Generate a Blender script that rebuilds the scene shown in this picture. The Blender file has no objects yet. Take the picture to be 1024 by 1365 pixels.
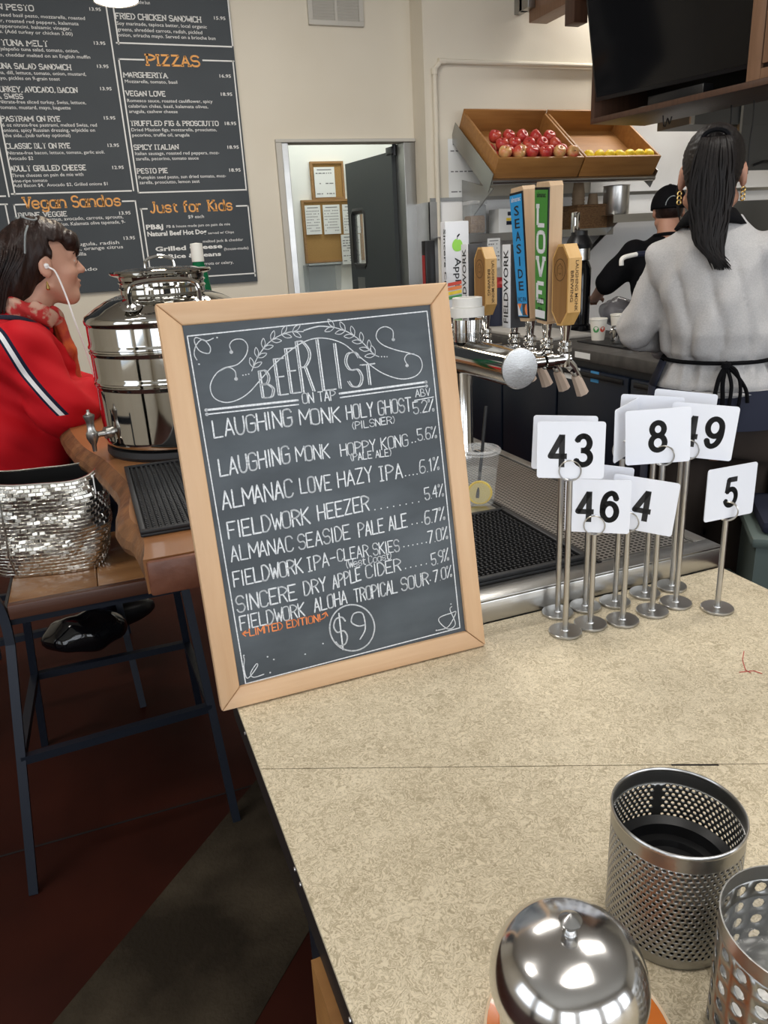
import bpy, bmesh, math, random
import numpy as np
from mathutils import Vector, Matrix
random.seed(7); rng = np.random.default_rng(7)
SC = bpy.context.scene
COL = SC.collection
R = math.radians

# ------------------------------------------------------------------ camera
F_PX, PITCH, ROLL, YAW = 1010.0, R(19.3), R(-3.17), R(20.3)
H, C, S = 1.45, 0.90, 0.98          # eye height, counter top, wood slab top
fw = np.array([math.sin(YAW)*math.cos(PITCH), math.cos(YAW)*math.cos(PITCH), -math.sin(PITCH)])
_rt = np.array([math.cos(YAW), -math.sin(YAW), 0.0]); _up = np.cross(_rt, fw)
cr = math.cos(ROLL)*_rt + math.sin(ROLL)*_up
cu_ = -math.sin(ROLL)*_rt + math.cos(ROLL)*_up
EYE = np.array([0.0, 0.0, H])
cam = bpy.data.cameras.new('camera'); cam_o = bpy.data.objects.new('camera', cam); COL.objects.link(cam_o)
cam.sensor_fit = 'VERTICAL'; cam.sensor_height = 36; cam.lens = 36*F_PX/1365; cam.clip_start = 0.02
cam_o.matrix_world = Matrix(((cr[0], cu_[0], -fw[0], 0), (cr[1], cu_[1], -fw[1], 0), (cr[2], cu_[2], -fw[2], H), (0, 0, 0, 1)))
SC.camera = cam_o
# ------------------------------------------------------------------ world, lights, exposure
w = bpy.data.worlds.new('world'); SC.world = w; w.use_nodes = True
w.node_tree.nodes['Background'].inputs[0].default_value = (0.75, 0.86, 1.0, 1)
w.node_tree.nodes['Background'].inputs[1].default_value = 1.0
vs = SC.view_settings; vs.view_transform = 'Standard'; vs.look = 'None'; vs.gamma = 1; vs.use_curve_mapping = False
vs.exposure = 0.0
def area(name, loc, target, sx, sy, power, color):
    l = bpy.data.lights.new(name, 'AREA'); l.shape = 'RECTANGLE'; l.size = sx; l.size_y = sy; l.energy = power; l.color = color
    o = bpy.data.objects.new(name, l); COL.objects.link(o); o.location = loc
    o.rotation_euler = (Vector(target)-Vector(loc)).to_track_quat('-Z', 'Y').to_euler(); return o
WIN = [(-2.2, 1.5), (-0.2, 1.5), (1.8, 1.5), (3.8, 1.5)]
for wx, ww in WIN:
    area('window_daylight', (wx, -3.3, 1.75), (wx, 0, 1.55), ww, 2.2, 42, (0.93, 0.96, 1.0))
for wy in (-1.6, 0.6):
    area('side_window_daylight', (-3.6, wy, 1.8), (0, wy, 1.5), 1.6, 2.0, 16, (0.95, 0.97, 1.0))

# ------------------------------------------------------------------ pixel helpers (photo frame 1024x1365)
def ray(x, y): return fw + (x-512)/F_PX*cr + (682.5-y)/F_PX*cu_
def PZ(x, y, z): d = ray(x, y); return Vector(EYE + d*(z-H)/d[2])
def PY(x, y, Y): d = ray(x, y); return Vector(EYE + d*Y/d[1])
def PX(x, y, X): d = ray(x, y); return Vector(EYE + d*X/d[0])

# ------------------------------------------------------------------ materials
MATS = {}
def mat(name, col, rough=0.5, metal=0.0, var=None, bump=None, spec=0.5, trans=0.0, emit=None, sheen=0, coat=0, stretch=(1, 1, 1), ior=1.45):
    """var=(scale, colour2, detail[, lo, hi]); bump=(scale, strength[, detail])"""
    m = bpy.data.materials.new(name); m.use_nodes = True; nt = m.node_tree; N = nt.nodes; L = nt.links
    b = N['Principled BSDF']; b.inputs['Base Color'].default_value = (*col, 1); b.inputs['Roughness'].default_value = rough
    b.inputs['Metallic'].default_value = metal; b.inputs['Specular IOR Level'].default_value = spec; b.inputs['IOR'].default_value = ior
    b.inputs['Transmission Weight'].default_value = trans; b.inputs['Coat Weight'].default_value = coat
    if sheen: b.inputs['Sheen Weight'].default_value = sheen
    if emit: b.inputs['Emission Color'].default_value = (*emit[:3], 1); b.inputs['Emission Strength'].default_value = emit[3]
    if var or bump:
        tc = N.new('ShaderNodeTexCoord'); mp = N.new('ShaderNodeMapping'); mp.inputs['Scale'].default_value = stretch
        L.new(tc.outputs['Object'], mp.inputs[0])
    if var:
        n = N.new('ShaderNodeTexNoise'); n.inputs['Scale'].default_value = var[0]; n.inputs['Detail'].default_value = var[2]
        r = N.new('ShaderNodeValToRGB'); lo, hi = (var[3], var[4]) if len(var) > 3 else (0.35, 0.65)
        r.color_ramp.elements[0].position = lo; r.color_ramp.elements[1].position = hi
        r.color_ramp.elements[0].color = (*col, 1); r.color_ramp.elements[1].color = (*var[1], 1)
        L.new(mp.outputs[0], n.inputs['Vector']); L.new(n.outputs['Fac'], r.inputs[0]); L.new(r.outputs[0], b.inputs['Base Color'])
    if bump:
        n = N.new('ShaderNodeTexNoise'); n.inputs['Scale'].default_value = bump[0]; n.inputs['Detail'].default_value = bump[2] if len(bump) > 2 else 3
        bp = N.new('ShaderNodeBump'); bp.inputs['Strength'].default_value = bump[1]; bp.inputs['Distance'].default_value = 0.01
        L.new(mp.outputs[0], n.inputs['Vector']); L.new(n.outputs['Fac'], bp.inputs['Height']); L.new(bp.outputs[0], b.inputs['Normal'])
    MATS[name] = m; return m
def wood(name, c1, c2, rough=0.5, axis=0, scale=14, coat=0):
    st = [1, 1, 1]; st[axis] = 0.08
    return mat(name, c1, rough, 0, (scale*6, c2, 4, 0.3, 0.7), (scale*10, 0.08), stretch=st, coat=coat)

M_wall = mat('wall_paint', (0.64, 0.585, 0.48), 0.85, 0, (1.2, (0.68, 0.63, 0.53), 3), (60, 0.03))
M_trimg = mat('grey_trim_paint', (0.50, 0.48, 0.43), 0.7)
M_white = mat('white_paint', (0.78, 0.79, 0.76), 0.7)
M_ceil = mat('ceiling_paint', (0.55, 0.53, 0.48), 0.9)
M_floor = mat('stained_concrete', (0.024, 0.0050, 0.0028), 0.6, 0, (2.5, (0.040, 0.0085, 0.0045), 6), (35, 0.05), spec=0.12)
M_patch = mat('bare_concrete', (0.022, 0.016, 0.010), 0.75, 0, (4, (0.085, 0.066, 0.043), 10, 0.42, 0.78), (90, 0.2), spec=0.15)
M_groove = mat('floor_groove', (0.006, 0.004, 0.004), 0.9)
def laminate():
    m = mat('speckled_laminate', (0.55, 0.48, 0.36), 0.42, spec=0.35)
    nt = m.node_tree; N = nt.nodes; L = nt.links; b = N['Principled BSDF']
    tc = N.new('ShaderNodeTexCoord'); w1 = N.new('ShaderNodeTexNoise'); w1.inputs['Scale'].default_value = 55; w1.inputs['Detail'].default_value = 2
    mx = N.new('ShaderNodeMixRGB'); mx.blend_type = 'LINEAR_LIGHT'; mx.inputs[0].default_value = 0.03
    L.new(tc.outputs['Object'], w1.inputs['Vector']); L.new(tc.outputs['Object'], mx.inputs[1]); L.new(w1.outputs['Color'], mx.inputs[2])
    n = N.new('ShaderNodeTexNoise'); n.inputs['Scale'].default_value = 150; n.inputs['Detail'].default_value = 6; n.inputs['Roughness'].default_value = 0.65; n.inputs['Distortion'].default_value = 1.6
    L.new(mx.outputs[0], n.inputs['Vector'])
    r = N.new('ShaderNodeValToRGB'); e = r.color_ramp.elements
    e[0].position = 0.33; e[0].color = (0.36, 0.30, 0.20, 1); e[1].position = 0.60; e[1].color = (0.73, 0.635, 0.465, 1)
    x = r.color_ramp.elements.new(0.47); x.color = (0.50, 0.42, 0.285, 1)
    x = r.color_ramp.elements.new(0.52); x.color = (0.63, 0.545, 0.395, 1)
    n2 = N.new('ShaderNodeTexNoise'); n2.inputs['Scale'].default_value = 22; n2.inputs['Detail'].default_value = 3
    L.new(tc.outputs['Object'], n2.inputs['Vector'])
    ad = N.new('ShaderNodeMath'); ad.operation = 'MULTIPLY_ADD'; ad.inputs[1].default_value = 0.12; ad.inputs[2].default_value = -0.05
    L.new(n2.outputs['Fac'], ad.inputs[0])
    a2 = N.new('ShaderNodeMath'); a2.operation = 'ADD'; L.new(n.outputs['Fac'], a2.inputs[0]); L.new(ad.outputs[0], a2.inputs[1])
    L.new(a2.outputs[0], r.inputs[0]); L.new(r.outputs[0], b.inputs['Base Color']); return m
M_lam = laminate()
M_edge = mat('dark_edge_band', (0.012, 0.010, 0.009), 0.5)
M_steel = mat('brushed_steel', (0.56, 0.55, 0.53), 0.28, 1.0, (8, (0.48, 0.475, 0.46), 4), (160, 0.02), stretch=(0.1, 1, 1))
M_steelv = mat('dull_steel', (0.37, 0.365, 0.35), 0.33, 1.0, (6, (0.36, 0.36, 0.35), 4), (120, 0.03))
M_chrome = mat('polished_chrome', (0.66, 0.65, 0.63), 0.07, 1.0)
M_dome = mat('satin_dome_steel', (0.66, 0.65, 0.64), 0.15, 1.0, None, (14, 0.03, 2))
M_drum = mat('polished_drum_steel', (0.58, 0.565, 0.53), 0.05, 1.0, None, (9, 0.02, 2), stretch=(3, 3, 0.4))
M_alu = mat('spun_aluminium', (0.50, 0.50, 0.495), 0.26, 1.0, None, (200, 0.02))
M_backsplash = mat('backsplash_steel_glare', (0.90, 0.895, 0.88), 0.35, 0.0, (2.0, (0.82, 0.80, 0.78), 4))  # reflected window light put into the pale, non-metal base colour
M_hood = mat('hood_steel', (0.085, 0.083, 0.076), 0.5, 0.15, (1.5, (0.11, 0.107, 0.098), 2))
M_rubber = mat('black_rubber', (0.010, 0.010, 0.011), 0.55)
M_black = mat('black_plastic', (0.008, 0.008, 0.009), 0.35)
M_blackgloss = mat('black_gloss', (0.004, 0.004, 0.005), 0.08)
M_navy = mat('navy_black_enamel', (0.006, 0.010, 0.020), 0.35)
M_navymetal = mat('blue_black_steel', (0.010, 0.014, 0.024), 0.45, 0.3)
M_grey = mat('grey_plastic', (0.22, 0.24, 0.24), 0.5)
M_worktop = mat('dark_worktop', (0.045, 0.042, 0.040), 0.45, 0, (18, (0.07, 0.065, 0.06), 4))
M_cutboard = mat('grey_cutting_board', (0.42, 0.40, 0.37), 0.5)
M_maple = wood('maple_frame', (0.66, 0.44, 0.26), (0.58, 0.36, 0.20), 0.5, 0, 9)
M_maplev = wood('maple_frame_upright', (0.66, 0.44, 0.26), (0.58, 0.36, 0.20), 0.5, 2, 9)
M_slate = mat('chalkboard', (0.050, 0.061, 0.071), 0.55, 0, (6, (0.11, 0.13, 0.147), 5, 0.42, 0.8), stretch=(1, 1, 2.5))
M_chalk = mat('white_chalk', (0.80, 0.82, 0.84), 0.9, 0, (420, (0.55, 0.58, 0.61), 3, 0.42, 0.68))
M_chalko = mat('orange_chalk', (0.86, 0.28, 0.10), 0.9)
M_smudge = mat('chalk_dust', (0.08, 0.085, 0.09), 0.9)
M_crate = wood('crate_pine', (0.36, 0.17, 0.048), (0.27, 0.12, 0.033), 0.5, 0, 6)
M_walnut = wood('walnut_cabinet', (0.085, 0.042, 0.025), (0.055, 0.027, 0.017), 0.45, 2, 6)
M_walnutL = wood('walnut_light', (0.22, 0.12, 0.068), (0.17, 0.09, 0.05), 0.45, 2, 6)
M_slab = mat('live_edge_wood', (0.34, 0.15, 0.055), 0.32, 0, (9, (0.20, 0.082, 0.030), 5, 0.35, 0.7), (30, 0.06), stretch=(1, 0.25, 1), coat=0.3)
M_slabend = mat('slab_end_grain', (0.13, 0.045, 0.024), 0.4, 0, (30, (0.18, 0.07, 0.04), 4), (60, 0.1))
M_bark = mat('bark_edge', (0.10, 0.045, 0.02), 0.5, 0, (22, (0.20, 0.09, 0.035), 5), (50, 0.3))
M_seat = wood('stool_wood', (0.30, 0.15, 0.06), (0.20, 0.09, 0.035), 0.3, 0, 5, coat=0.3)
M_seatedge = wood('stool_edge_wood', (0.09, 0.035, 0.020), (0.065, 0.025, 0.014), 0.4, 0, 5)
M_taphandle = wood('tap_bamboo', (0.66, 0.40, 0.14), (0.56, 0.32, 0.10), 0.4, 2, 8)
M_taphandled = wood('tap_engraved_wood', (0.30, 0.15, 0.045), (0.23, 0.11, 0.03), 0.45, 2, 8)
M_ash = wood('tap_ash', (0.60, 0.42, 0.26), (0.50, 0.33, 0.19), 0.5, 2, 8)
M_cardw = mat('card_white', (0.80, 0.82, 0.88), 0.35)
M_ink = mat('black_ink', (0.012, 0.012, 0.013), 0.5)
M_menu = mat('menu_board', (0.052, 0.060, 0.068), 0.6, 0, (3, (0.058, 0.067, 0.075), 2), spec=0.25)
M_menuw = mat('menu_white', (0.74, 0.74, 0.72), 0.7)
M_menuo = mat('menu_orange', (0.80, 0.38, 0.11), 0.7)
M_paper = mat('paper', (0.74, 0.75, 0.74), 0.8)
M_print = mat('print_grey', (0.20, 0.20, 0.21), 0.8)
M_cork = mat('cork', (0.42, 0.25, 0.09), 0.9, 0, (160, (0.30, 0.17, 0.055), 4))
M_corkframe = wood('cork_frame', (0.36, 0.20, 0.08), (0.28, 0.15, 0.06), 0.6)
M_doorgrey = mat('door_grey', (0.038, 0.044, 0.046), 0.5)
def glassmat(name, col, alpha, rough=0.05):
    m = mat(name, col, rough); m.node_tree.nodes['Principled BSDF'].inputs['Alpha'].default_value = alpha; return m
M_pane = glassmat('window_pane', (0.75, 0.8, 0.8), 0.12)
M_clear = glassmat('clear_plastic', (0.85, 0.87, 0.88), 0.10, 0.03)
M_clearrim = glassmat('clear_plastic_rim', (0.9, 0.92, 0.93), 0.22, 0.04)
M_liquid = glassmat('water', (0.66, 0.68, 0.64), 0.12, 0.02)
M_fog = glassmat('translucent_plastic', (0.40, 0.44, 0.46), 0.32, 0.2)
M_lemon = mat('lemon_yellow', (0.92, 0.68, 0.04), 0.4, 0, (40, (0.75, 0.50, 0.02), 2), (180, 0.1))
M_lemonflesh = mat('lemon_flesh', (0.68, 0.56, 0.22), 0.35)
M_red_apple = mat('apple_red', (0.42, 0.030, 0.030), 0.28, 0, (14, (0.55, 0.12, 0.06), 4, 0.4, 0.8), stretch=(1, 1, 0.5))
M_blush_apple = mat('apple_blush', (0.58, 0.34, 0.13), 0.3, 0, (11, (0.52, 0.07, 0.045), 4, 0.4, 0.62), stretch=(1, 1, 0.5))
M_stem = mat('stem_brown', (0.06, 0.035, 0.015), 0.8)
M_skin = mat('skin', (0.50, 0.27, 0.19), 0.5, 0, (12, (0.55, 0.30, 0.21), 4), (220, 0.04))
M_skin2 = mat('skin_tan', (0.42, 0.21, 0.14), 0.5, 0, (12, (0.46, 0.24, 0.16), 4), (220, 0.04))
M_hair = mat('black_hair', (0.006, 0.0045, 0.0045), 0.50, 0, (60, (0.012, 0.009, 0.008), 3), (90, 0.35), stretch=(1, 1, 0.12), spec=0.22)
M_hair2 = mat('dark_brown_hair', (0.014, 0.007, 0.006), 0.40, 0, (60, (0.024, 0.012, 0.009), 3), (90, 0.4), stretch=(1, 1, 0.15), spec=0.25)
M_sweat = mat('heather_grey_fleece', (0.50, 0.485, 0.475), 0.95, 0, (330, (0.42, 0.41, 0.405), 4, 0.35, 0.65), (260, 0.12))
M_redjk = mat('red_jersey', (0.47, 0.006, 0.012), 0.75, 0, (5, (0.32, 0.005, 0.010), 3), (300, 0.05), spec=0.2)
M_navycl = mat('navy_cloth', (0.010, 0.013, 0.030), 0.8)
M_blackcl = mat('black_cloth', (0.004, 0.004, 0.005), 0.9, 0, None, (180, 0.1), spec=0.15)
M_brownp = mat('brown_trousers', (0.018, 0.012, 0.009), 0.9, 0, (7, (0.026, 0.017, 0.012), 3))
M_whitecl = mat('white_stripe', (0.72, 0.71, 0.71), 0.8)
M_scarf = mat('printed_scarf', (0.42, 0.02, 0.02), 0.75, 0, (26, (0.50, 0.30, 0.22), 4, 0.47, 0.56))
M_scarfo = mat('orange_scarf', (0.55, 0.10, 0.02), 0.75, 0, (30, (0.35, 0.03, 0.02), 3))
M_gold = mat('gold', (0.80, 0.55, 0.20), 0.2, 1.0)
M_buds = mat('earphone_white', (0.80, 0.79, 0.78), 0.4)
M_bag = mat('silver_foil', (0.68, 0.66, 0.60), 0.27, 1.0, (4, (0.76, 0.73, 0.66), 3), (30, 0.12))
M_lining = mat('black_lining', (0.006, 0.006, 0.006), 0.9)
M_orange = mat('orange_glaze', (0.72, 0.19, 0.025), 0.2, coat=0.5)
M_orim = mat('cream_glaze_rim', (0.80, 0.62, 0.42), 0.3)
M_tapblue = mat('label_blue', (0.02, 0.28, 0.60), 0.4)
M_tapgreen = mat('label_green', (0.055, 0.24, 0.035), 0.4)
M_tapwhite = mat('label_white', (0.72, 0.72, 0.73), 0.4)
M_tapdark = mat('tap_charcoal', (0.05, 0.05, 0.053), 0.5)
M_applegreen = mat('apple_logo_green', (0.30, 0.66, 0.08), 0.5)
M_logored = mat('logo_red', (0.60, 0.06, 0.03), 0.5)
M_logogreen = mat('logo_green', (0.07, 0.30, 0.09), 0.5)
M_logoorange = mat('logo_orange', (0.80, 0.22, 0.06), 0.5)
M_sticker = mat('sticker_blue', (0.05, 0.25, 0.50), 0.5)
M_cupw = mat('paper_cup', (0.74, 0.71, 0.64), 0.7)
M_kraft = mat('kraft_cup', (0.30, 0.21, 0.13), 0.8)
M_wicker = mat('wicker', (0.22, 0.12, 0.05), 0.8, 0, (60, (0.12, 0.06, 0.025), 3), (60, 0.5), stretch=(1, 1, 2.5))
M_redlid = mat('red_lid', (0.30, 0.012, 0.014), 0.5)
M_binnavy = mat('bin_navy', (0.018, 0.022, 0.045), 0.45)
M_grain = mat('grain', (0.36, 0.22, 0.11), 0.9, 0, (120, (0.22, 0.12, 0.055), 3), (120, 0.6))
M_bintrash = mat('bin_grey_green', (0.10, 0.13, 0.12), 0.55)
M_bottle = mat('green_glass', (0.0, 0.11, 0.04), 0.1)
M_tape = mat('white_tape', (0.74, 0.72, 0.67), 0.6)
M_wrap = mat('brown_paper_wrap', (0.50, 0.39, 0.31), 0.85)
M_lampglow = mat('lamp_glow', (1, 1, 1), 0.5, emit=(1.0, 0.93, 0.80, 14))
M_fixture = mat('fixture_glow', (1, 1, 1), 0.5, emit=(1.0, 0.97, 0.92, 3))
M_screw = mat('screw_zinc', (0.7, 0.7, 0.7), 0.3, 1.0)
M_stain = mat('red_pen_mark', (0.50, 0.10, 0.08), 0.8)
M_wrapplastic = glassmat('bread_wrap', (0.30, 0.30, 0.33), 0.6, 0.15)
M_bread = mat('bread_brown', (0.16, 0.10, 0.06), 0.8, 0, (30, (0.35, 0.30, 0.26), 4, 0.5, 0.6))
M_eye = mat('eye_white', (0.40, 0.36, 0.33), 0.3)

def perforated():
    m = mat('perforated_steel', (0.42, 0.40, 0.37), 0.35, 0.9)
    nt = m.node_tree; N = nt.nodes; L = nt.links; b = N['Principled BSDF']
    tc = N.new('ShaderNodeTexCoord'); mp = N.new('ShaderNodeMapping'); mp.inputs['Scale'].default_value = (105, 105, 105)
    L.new(tc.outputs['Object'], mp.inputs[0])
    fr = N.new('ShaderNodeVectorMath'); fr.operation = 'FRACTION'; L.new(mp.outputs[0], fr.inputs[0])
    sb = N.new('ShaderNodeVectorMath'); sb.operation = 'SUBTRACT'; sb.inputs[1].default_value = (0.5, 0.5, 0); L.new(fr.outputs[0], sb.inputs[0])
    ml = N.new('ShaderNodeVectorMath'); ml.operation = 'MULTIPLY'; ml.inputs[1].default_value = (1, 1, 0); L.new(sb.outputs[0], ml.inputs[0])
    ln = N.new('ShaderNodeVectorMath'); ln.operation = 'LENGTH'; L.new(ml.outputs[0], ln.inputs[0])
    r = N.new('ShaderNodeValToRGB'); r.color_ramp.elements[0].position = 0.30; r.color_ramp.elements[0].color = (0.02, 0.018, 0.016, 1)
    r.color_ramp.elements[1].position = 0.36; r.color_ramp.elements[1].color = (0.42, 0.40, 0.37, 1)
    L.new(ln.outputs['Value'], r.inputs[0]); L.new(r.outputs[0], b.inputs['Base Color']); return m
M_perf = perforated()

# ------------------------------------------------------------------ mesh building
class MB:
    def __init__(s): s.v = []; s.f = []
    def add(s, vs, fs):
        o = len(s.v); s.v += [tuple(map(float, p)) for p in vs]; s.f += [tuple(i+o for i in f) for f in fs]; return s
    def box(s, c, d, rot=None, bevel=0, seg=2):
        bm = bmesh.new(); bmesh.ops.create_cube(bm, size=1)
        for v in bm.verts: v.co = Vector((v.co.x*d[0], v.co.y*d[1], v.co.z*d[2]))
        if bevel: bmesh.ops.bevel(bm, geom=list(bm.edges), offset=bevel, segments=seg, affect='EDGES', profile=0.5)
        T = Matrix.Translation(Vector(c)) @ (rot.to_4x4() if rot else Matrix())
        bm.verts.index_update(); s.add([T @ v.co for v in bm.verts], [[v.index for v in f.verts] for f in bm.faces]); bm.free(); return s
    def bx(s, x0, x1, y0, y1, z0, z1, bevel=0):
        return s.box(((x0+x1)/2, (y0+y1)/2, (z0+z1)/2), (abs(x1-x0), abs(y1-y0), abs(z1-z0)), None, bevel)
    def tube(s, path, r, n=10, caps=True, closed=False, flat=None):
        path = [Vector(p) for p in path]; k = len(path); rs = r if hasattr(r, '__len__') else [r]*k
        vs = []; prev = None
        for i, p in enumerate(path):
            a = path[i-1] if (i or closed) else p; b = path[(i+1) % k] if (i < k-1 or closed) else p
            t = (b-a).normalized() if (b-a).length > 1e-9 else Vector((0, 0, 1))
            if prev is None: u = t.orthogonal().normalized()
            else: u = (prev - t*prev.dot(t)); u = u.normalized() if u.length > 1e-6 else t.orthogonal().normalized()
            prev = u; w2 = t.cross(u)
            for j in range(n):
                q = 2*math.pi*j/n; vs.append(p + (u*math.cos(q) + w2*math.sin(q)*(flat or 1))*rs[i])
        fs = []
        for i in range(k if closed else k-1):
            i2 = (i+1) % k
            for j in range(n): fs.append((i*n+j, i*n+(j+1) % n, i2*n+(j+1) % n, i2*n+j))
        if caps and not closed: fs += [tuple(range(n))[::-1], tuple((k-1)*n+j for j in range(n))]
        return s.add(vs, fs)
    def lathe(s, prof, n=32, c=(0, 0, 0), rot=None, a0=0, a1=2*math.pi, close_ends=False):
        full = abs(a1-a0-2*math.pi) < 1e-6; m = n if full else n+1; vs = []
        for r_, z in prof:
            for j in range(m):
                q = a0+(a1-a0)*j/n; p = Vector((r_*math.cos(q), r_*math.sin(q), z)); vs.append((rot @ p if rot else p)+Vector(c))
        fs = []
        for i in range(len(prof)-1):
            for j in range(n): fs.append((i*m+j, i*m+(j+1) % m, (i+1)*m+(j+1) % m, (i+1)*m+j))
        if prof[0][0] > 1e-6 and full and close_ends: fs.append(tuple(range(m))[::-1])
        if prof[-1][0] > 1e-6 and full and close_ends: fs.append(tuple((len(prof)-1)*m+j for j in range(m)))
        return s.add(vs, fs)
    def prism(s, poly, a, b, plane='xy'):
        """polygon extruded between a and b along the axis normal to plane"""
        def P(p, h): return {'xy': (p[0], p[1], h), 'xz': (p[0], h, p[1]), 'yz': (h, p[0], p[1])}[plane]
        n = len(poly); vs = [P(p, a) for p in poly]+[P(p, b) for p in poly]
        return s.add(vs, [tuple(range(n))[::-1], tuple(range(n, 2*n))]+[(i, (i+1) % n, n+(i+1) % n, n+i) for i in range(n)])
    def xf(s, M):
        s.v = [tuple(M @ Vector(p)) for p in s.v]; return s
    def mesh(s, name, m, smooth=True, ang=28, weld=False):
        me = bpy.data.meshes.new(name); me.from_pydata(s.v, [], s.f); me.update()
        bm = bmesh.new(); bm.from_mesh(me)
        if weld: bmesh.ops.remove_doubles(bm, verts=bm.verts, dist=1e-6)
        bmesh.ops.recalc_face_normals(bm, faces=bm.faces); bm.to_mesh(me); bm.free()
        if m: me.materials.append(m)
        if smooth:
            for p in me.polygons: p.use_smooth = True
            me.set_sharp_from_angle(angle=R(ang))
        return me
    def build(s, name, m, parent=None, loc=None, smooth=True, ang=28, weld=False):
        o = bpy.data.objects.new(name, s.mesh(name, m, smooth, ang, weld)); COL.objects.link(o)
        if parent: o.parent = parent
        if loc is not None: o.location = loc
        return o
def tag(o, label=None, cat=None, group=None, kind=None):
    if label: o['label'] = label
    if cat: o['category'] = cat
    if group: o['group'] = group
    if kind: o['kind'] = kind
    return o
def thing(name, label, cat, loc=(0, 0, 0), rotz=0, group=None, rot=None):
    o = bpy.data.objects.new(name, None); COL.objects.link(o); o.location = loc
    o.rotation_euler = rot if rot else (0, 0, rotz); o.empty_display_size = 0.05
    return tag(o, label, cat, group)
def inst(name, me, parent=None, loc=(0, 0, 0), rot=(0, 0, 0), scale=None):
    o = bpy.data.objects.new(name, me); COL.objects.link(o); o.location = loc; o.rotation_euler = rot
    if parent: o.parent = parent
    if scale: o.scale = scale
    return o
def struct(name, mb, m, parent=None, smooth=False):
    o = mb.build(name, m, parent, smooth=smooth)
    if not parent: o['kind'] = 'structure'
    return o
def catmull(pts, k=6, closed=False):
    P = [Vector(p) for p in pts]; n = len(P); out = []
    if n < 3: return P
    for i in range(n if closed else n-1):
        if closed: p0, p1, p2, p3 = P[i-1], P[i], P[(i+1) % n], P[(i+2) % n]
        else: p0, p1, p2, p3 = P[max(i-1, 0)], P[i], P[i+1], P[min(i+2, n-1)]
        for j in range(k):
            t = j/k; out.append(0.5*((2*p1)+(p2-p0)*t+(2*p0-5*p1+4*p2-p3)*t*t+(3*p1-p0-3*p2+p3)*t**3))
    if not closed: out.append(P[-1])
    return out

# ---- text: filled font glyphs and a stroke alphabet
_txt = {}
def text_geo(body, bold=0.0, res=2):
    key = (body, bold, res)
    if key not in _txt:
        cv = bpy.data.curves.new('t', 'FONT'); cv.body = body; cv.size = 1; cv.offset = bold; cv.resolution_u = res
        o = bpy.data.objects.new('t', cv); me = bpy.data.meshes.new_from_object(o)
        v = np.array([x.co[:] for x in me.vertices]).reshape(-1, 3); f = [tuple(p.vertices) for p in me.polygons]
        bpy.data.objects.remove(o); bpy.data.curves.remove(cv); bpy.data.meshes.remove(me)
        _txt[key] = (v, f)
    return _txt[key]
CAPH = None
def cap_h():
    global CAPH
    if CAPH is None: v, _ = text_geo('H'); CAPH = v[:, 1].max()
    return CAPH
def put_text(mb, body, O, U, V, width, height, bold=0.0, center=False, res=2):
    """text from point O along unit U, up V (Vectors); fitted to width; cap height = height"""
    v, f = text_geo(body, bold, res); x0, x1 = v[:, 0].min(), v[:, 0].max(); sy = height/cap_h(); sx = width/(x1-x0) if width else sy
    off = -(x1-x0)*sx/2 if center else 0
    mb.add([O+U*((p[0]-x0)*sx+off)+V*(p[1]*sy) for p in v], f)
GL = {'A': '02 28 42;14 34', 'B': '02 08;~08 28 37 36 25 05;~05 25 44 43 32 02', 'C': '~47 38 18 07 03 12 32 43', 'D': '02 08;~08 28 46 44 22 02',
 'E': '42 02 08 48;05 35', 'F': '02 08 48;05 35', 'G': '~47 38 18 07 03 12 32 43 45;45 25', 'H': '02 08;42 48;05 45', 'I': '22 28', '|': '12 32;18 38;22 28',
 'J': '~38 34 22 12 03', 'K': '02 08;48 05;15 42', 'L': '08 02 42', 'M': '02 08 24 48 42', 'N': '02 08 42 48', 'O': '~18 07 03 12 32 43 47 38 18',
 'P': '02 08;~08 28 47 46 25 05', 'R': '02 08;~08 28 47 46 25 05;25 42', 'S': '~47 38 18 07 06 15 35 44 43 32 12 03', 'T': '08 48;28 22',
 'U': '~08 04 12 32 44 48', 'V': '08 22 48', 'W': '08 12 26 32 48', 'X': '02 48;08 42', 'Y': '08 25 48;25 22', 'Z': '08 48 02 42',
 '0': '~18 07 03 12 32 43 47 38 18', '1': '17 28 22', '2': '~07 18 38 47 46 02;02 42', '3': '~07 18 38 47 46 25;~25 44 43 32 12 03', '4': '32 38 04 44',
 '5': '48 08 05;~05 35 44 43 32 12 03', '6': '~48 18 05 03 12 32 43 44 35 15 04', '7': '08 48 12', '8': '~25 06 07 18 38 47 46 25 04 03 12 32 43 44 25',
 '9': '~45 25 06 07 18 38 47 44 22', '%': '02 48;~08 18 17 07 08;~33 43 42 32 33', '.': '12 12', '-': '05 35', '(': '~28 16 14 22', ')': '~18 26 24 12', '!': '18 14;12 12',
 '$': '~47 38 18 07 06 15 35 44 43 32 12 03;29 21', '&': '~42 17 18 28 27 04 03 12 22 44', ',': '12 01',
 'e': '04 44;~44 45 36 16 05 03 12 32 43', 'a': '~45 36 16 05 03 12 32 44;46 42', 'g': '~45 36 16 05 03 12 32 44;~46 41 30 10 01', 'n': '02 06;~04 16 36 45 42',
 'd': '~44 36 16 05 03 12 32 44;48 42', 'o': '~16 05 03 12 32 43 45 36 16', 's': '~45 36 16 05 14 34 43 32 12 03', 'u': '~06 03 12 32 44;46 42',
 't': '17 13 22 32;06 36', 'f': '~38 28 17 12;06 36', 'r': '02 06;~04 16 36', 'i': '22 26;28 28', 'p': '00 06;~04 16 36 45 43 32 12 03', 'l': '22 28', 'm': '02 06;~05 16 25 22;~25 36 45 42', 'c': '~45 36 16 05 03 12 32 43'}
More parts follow.
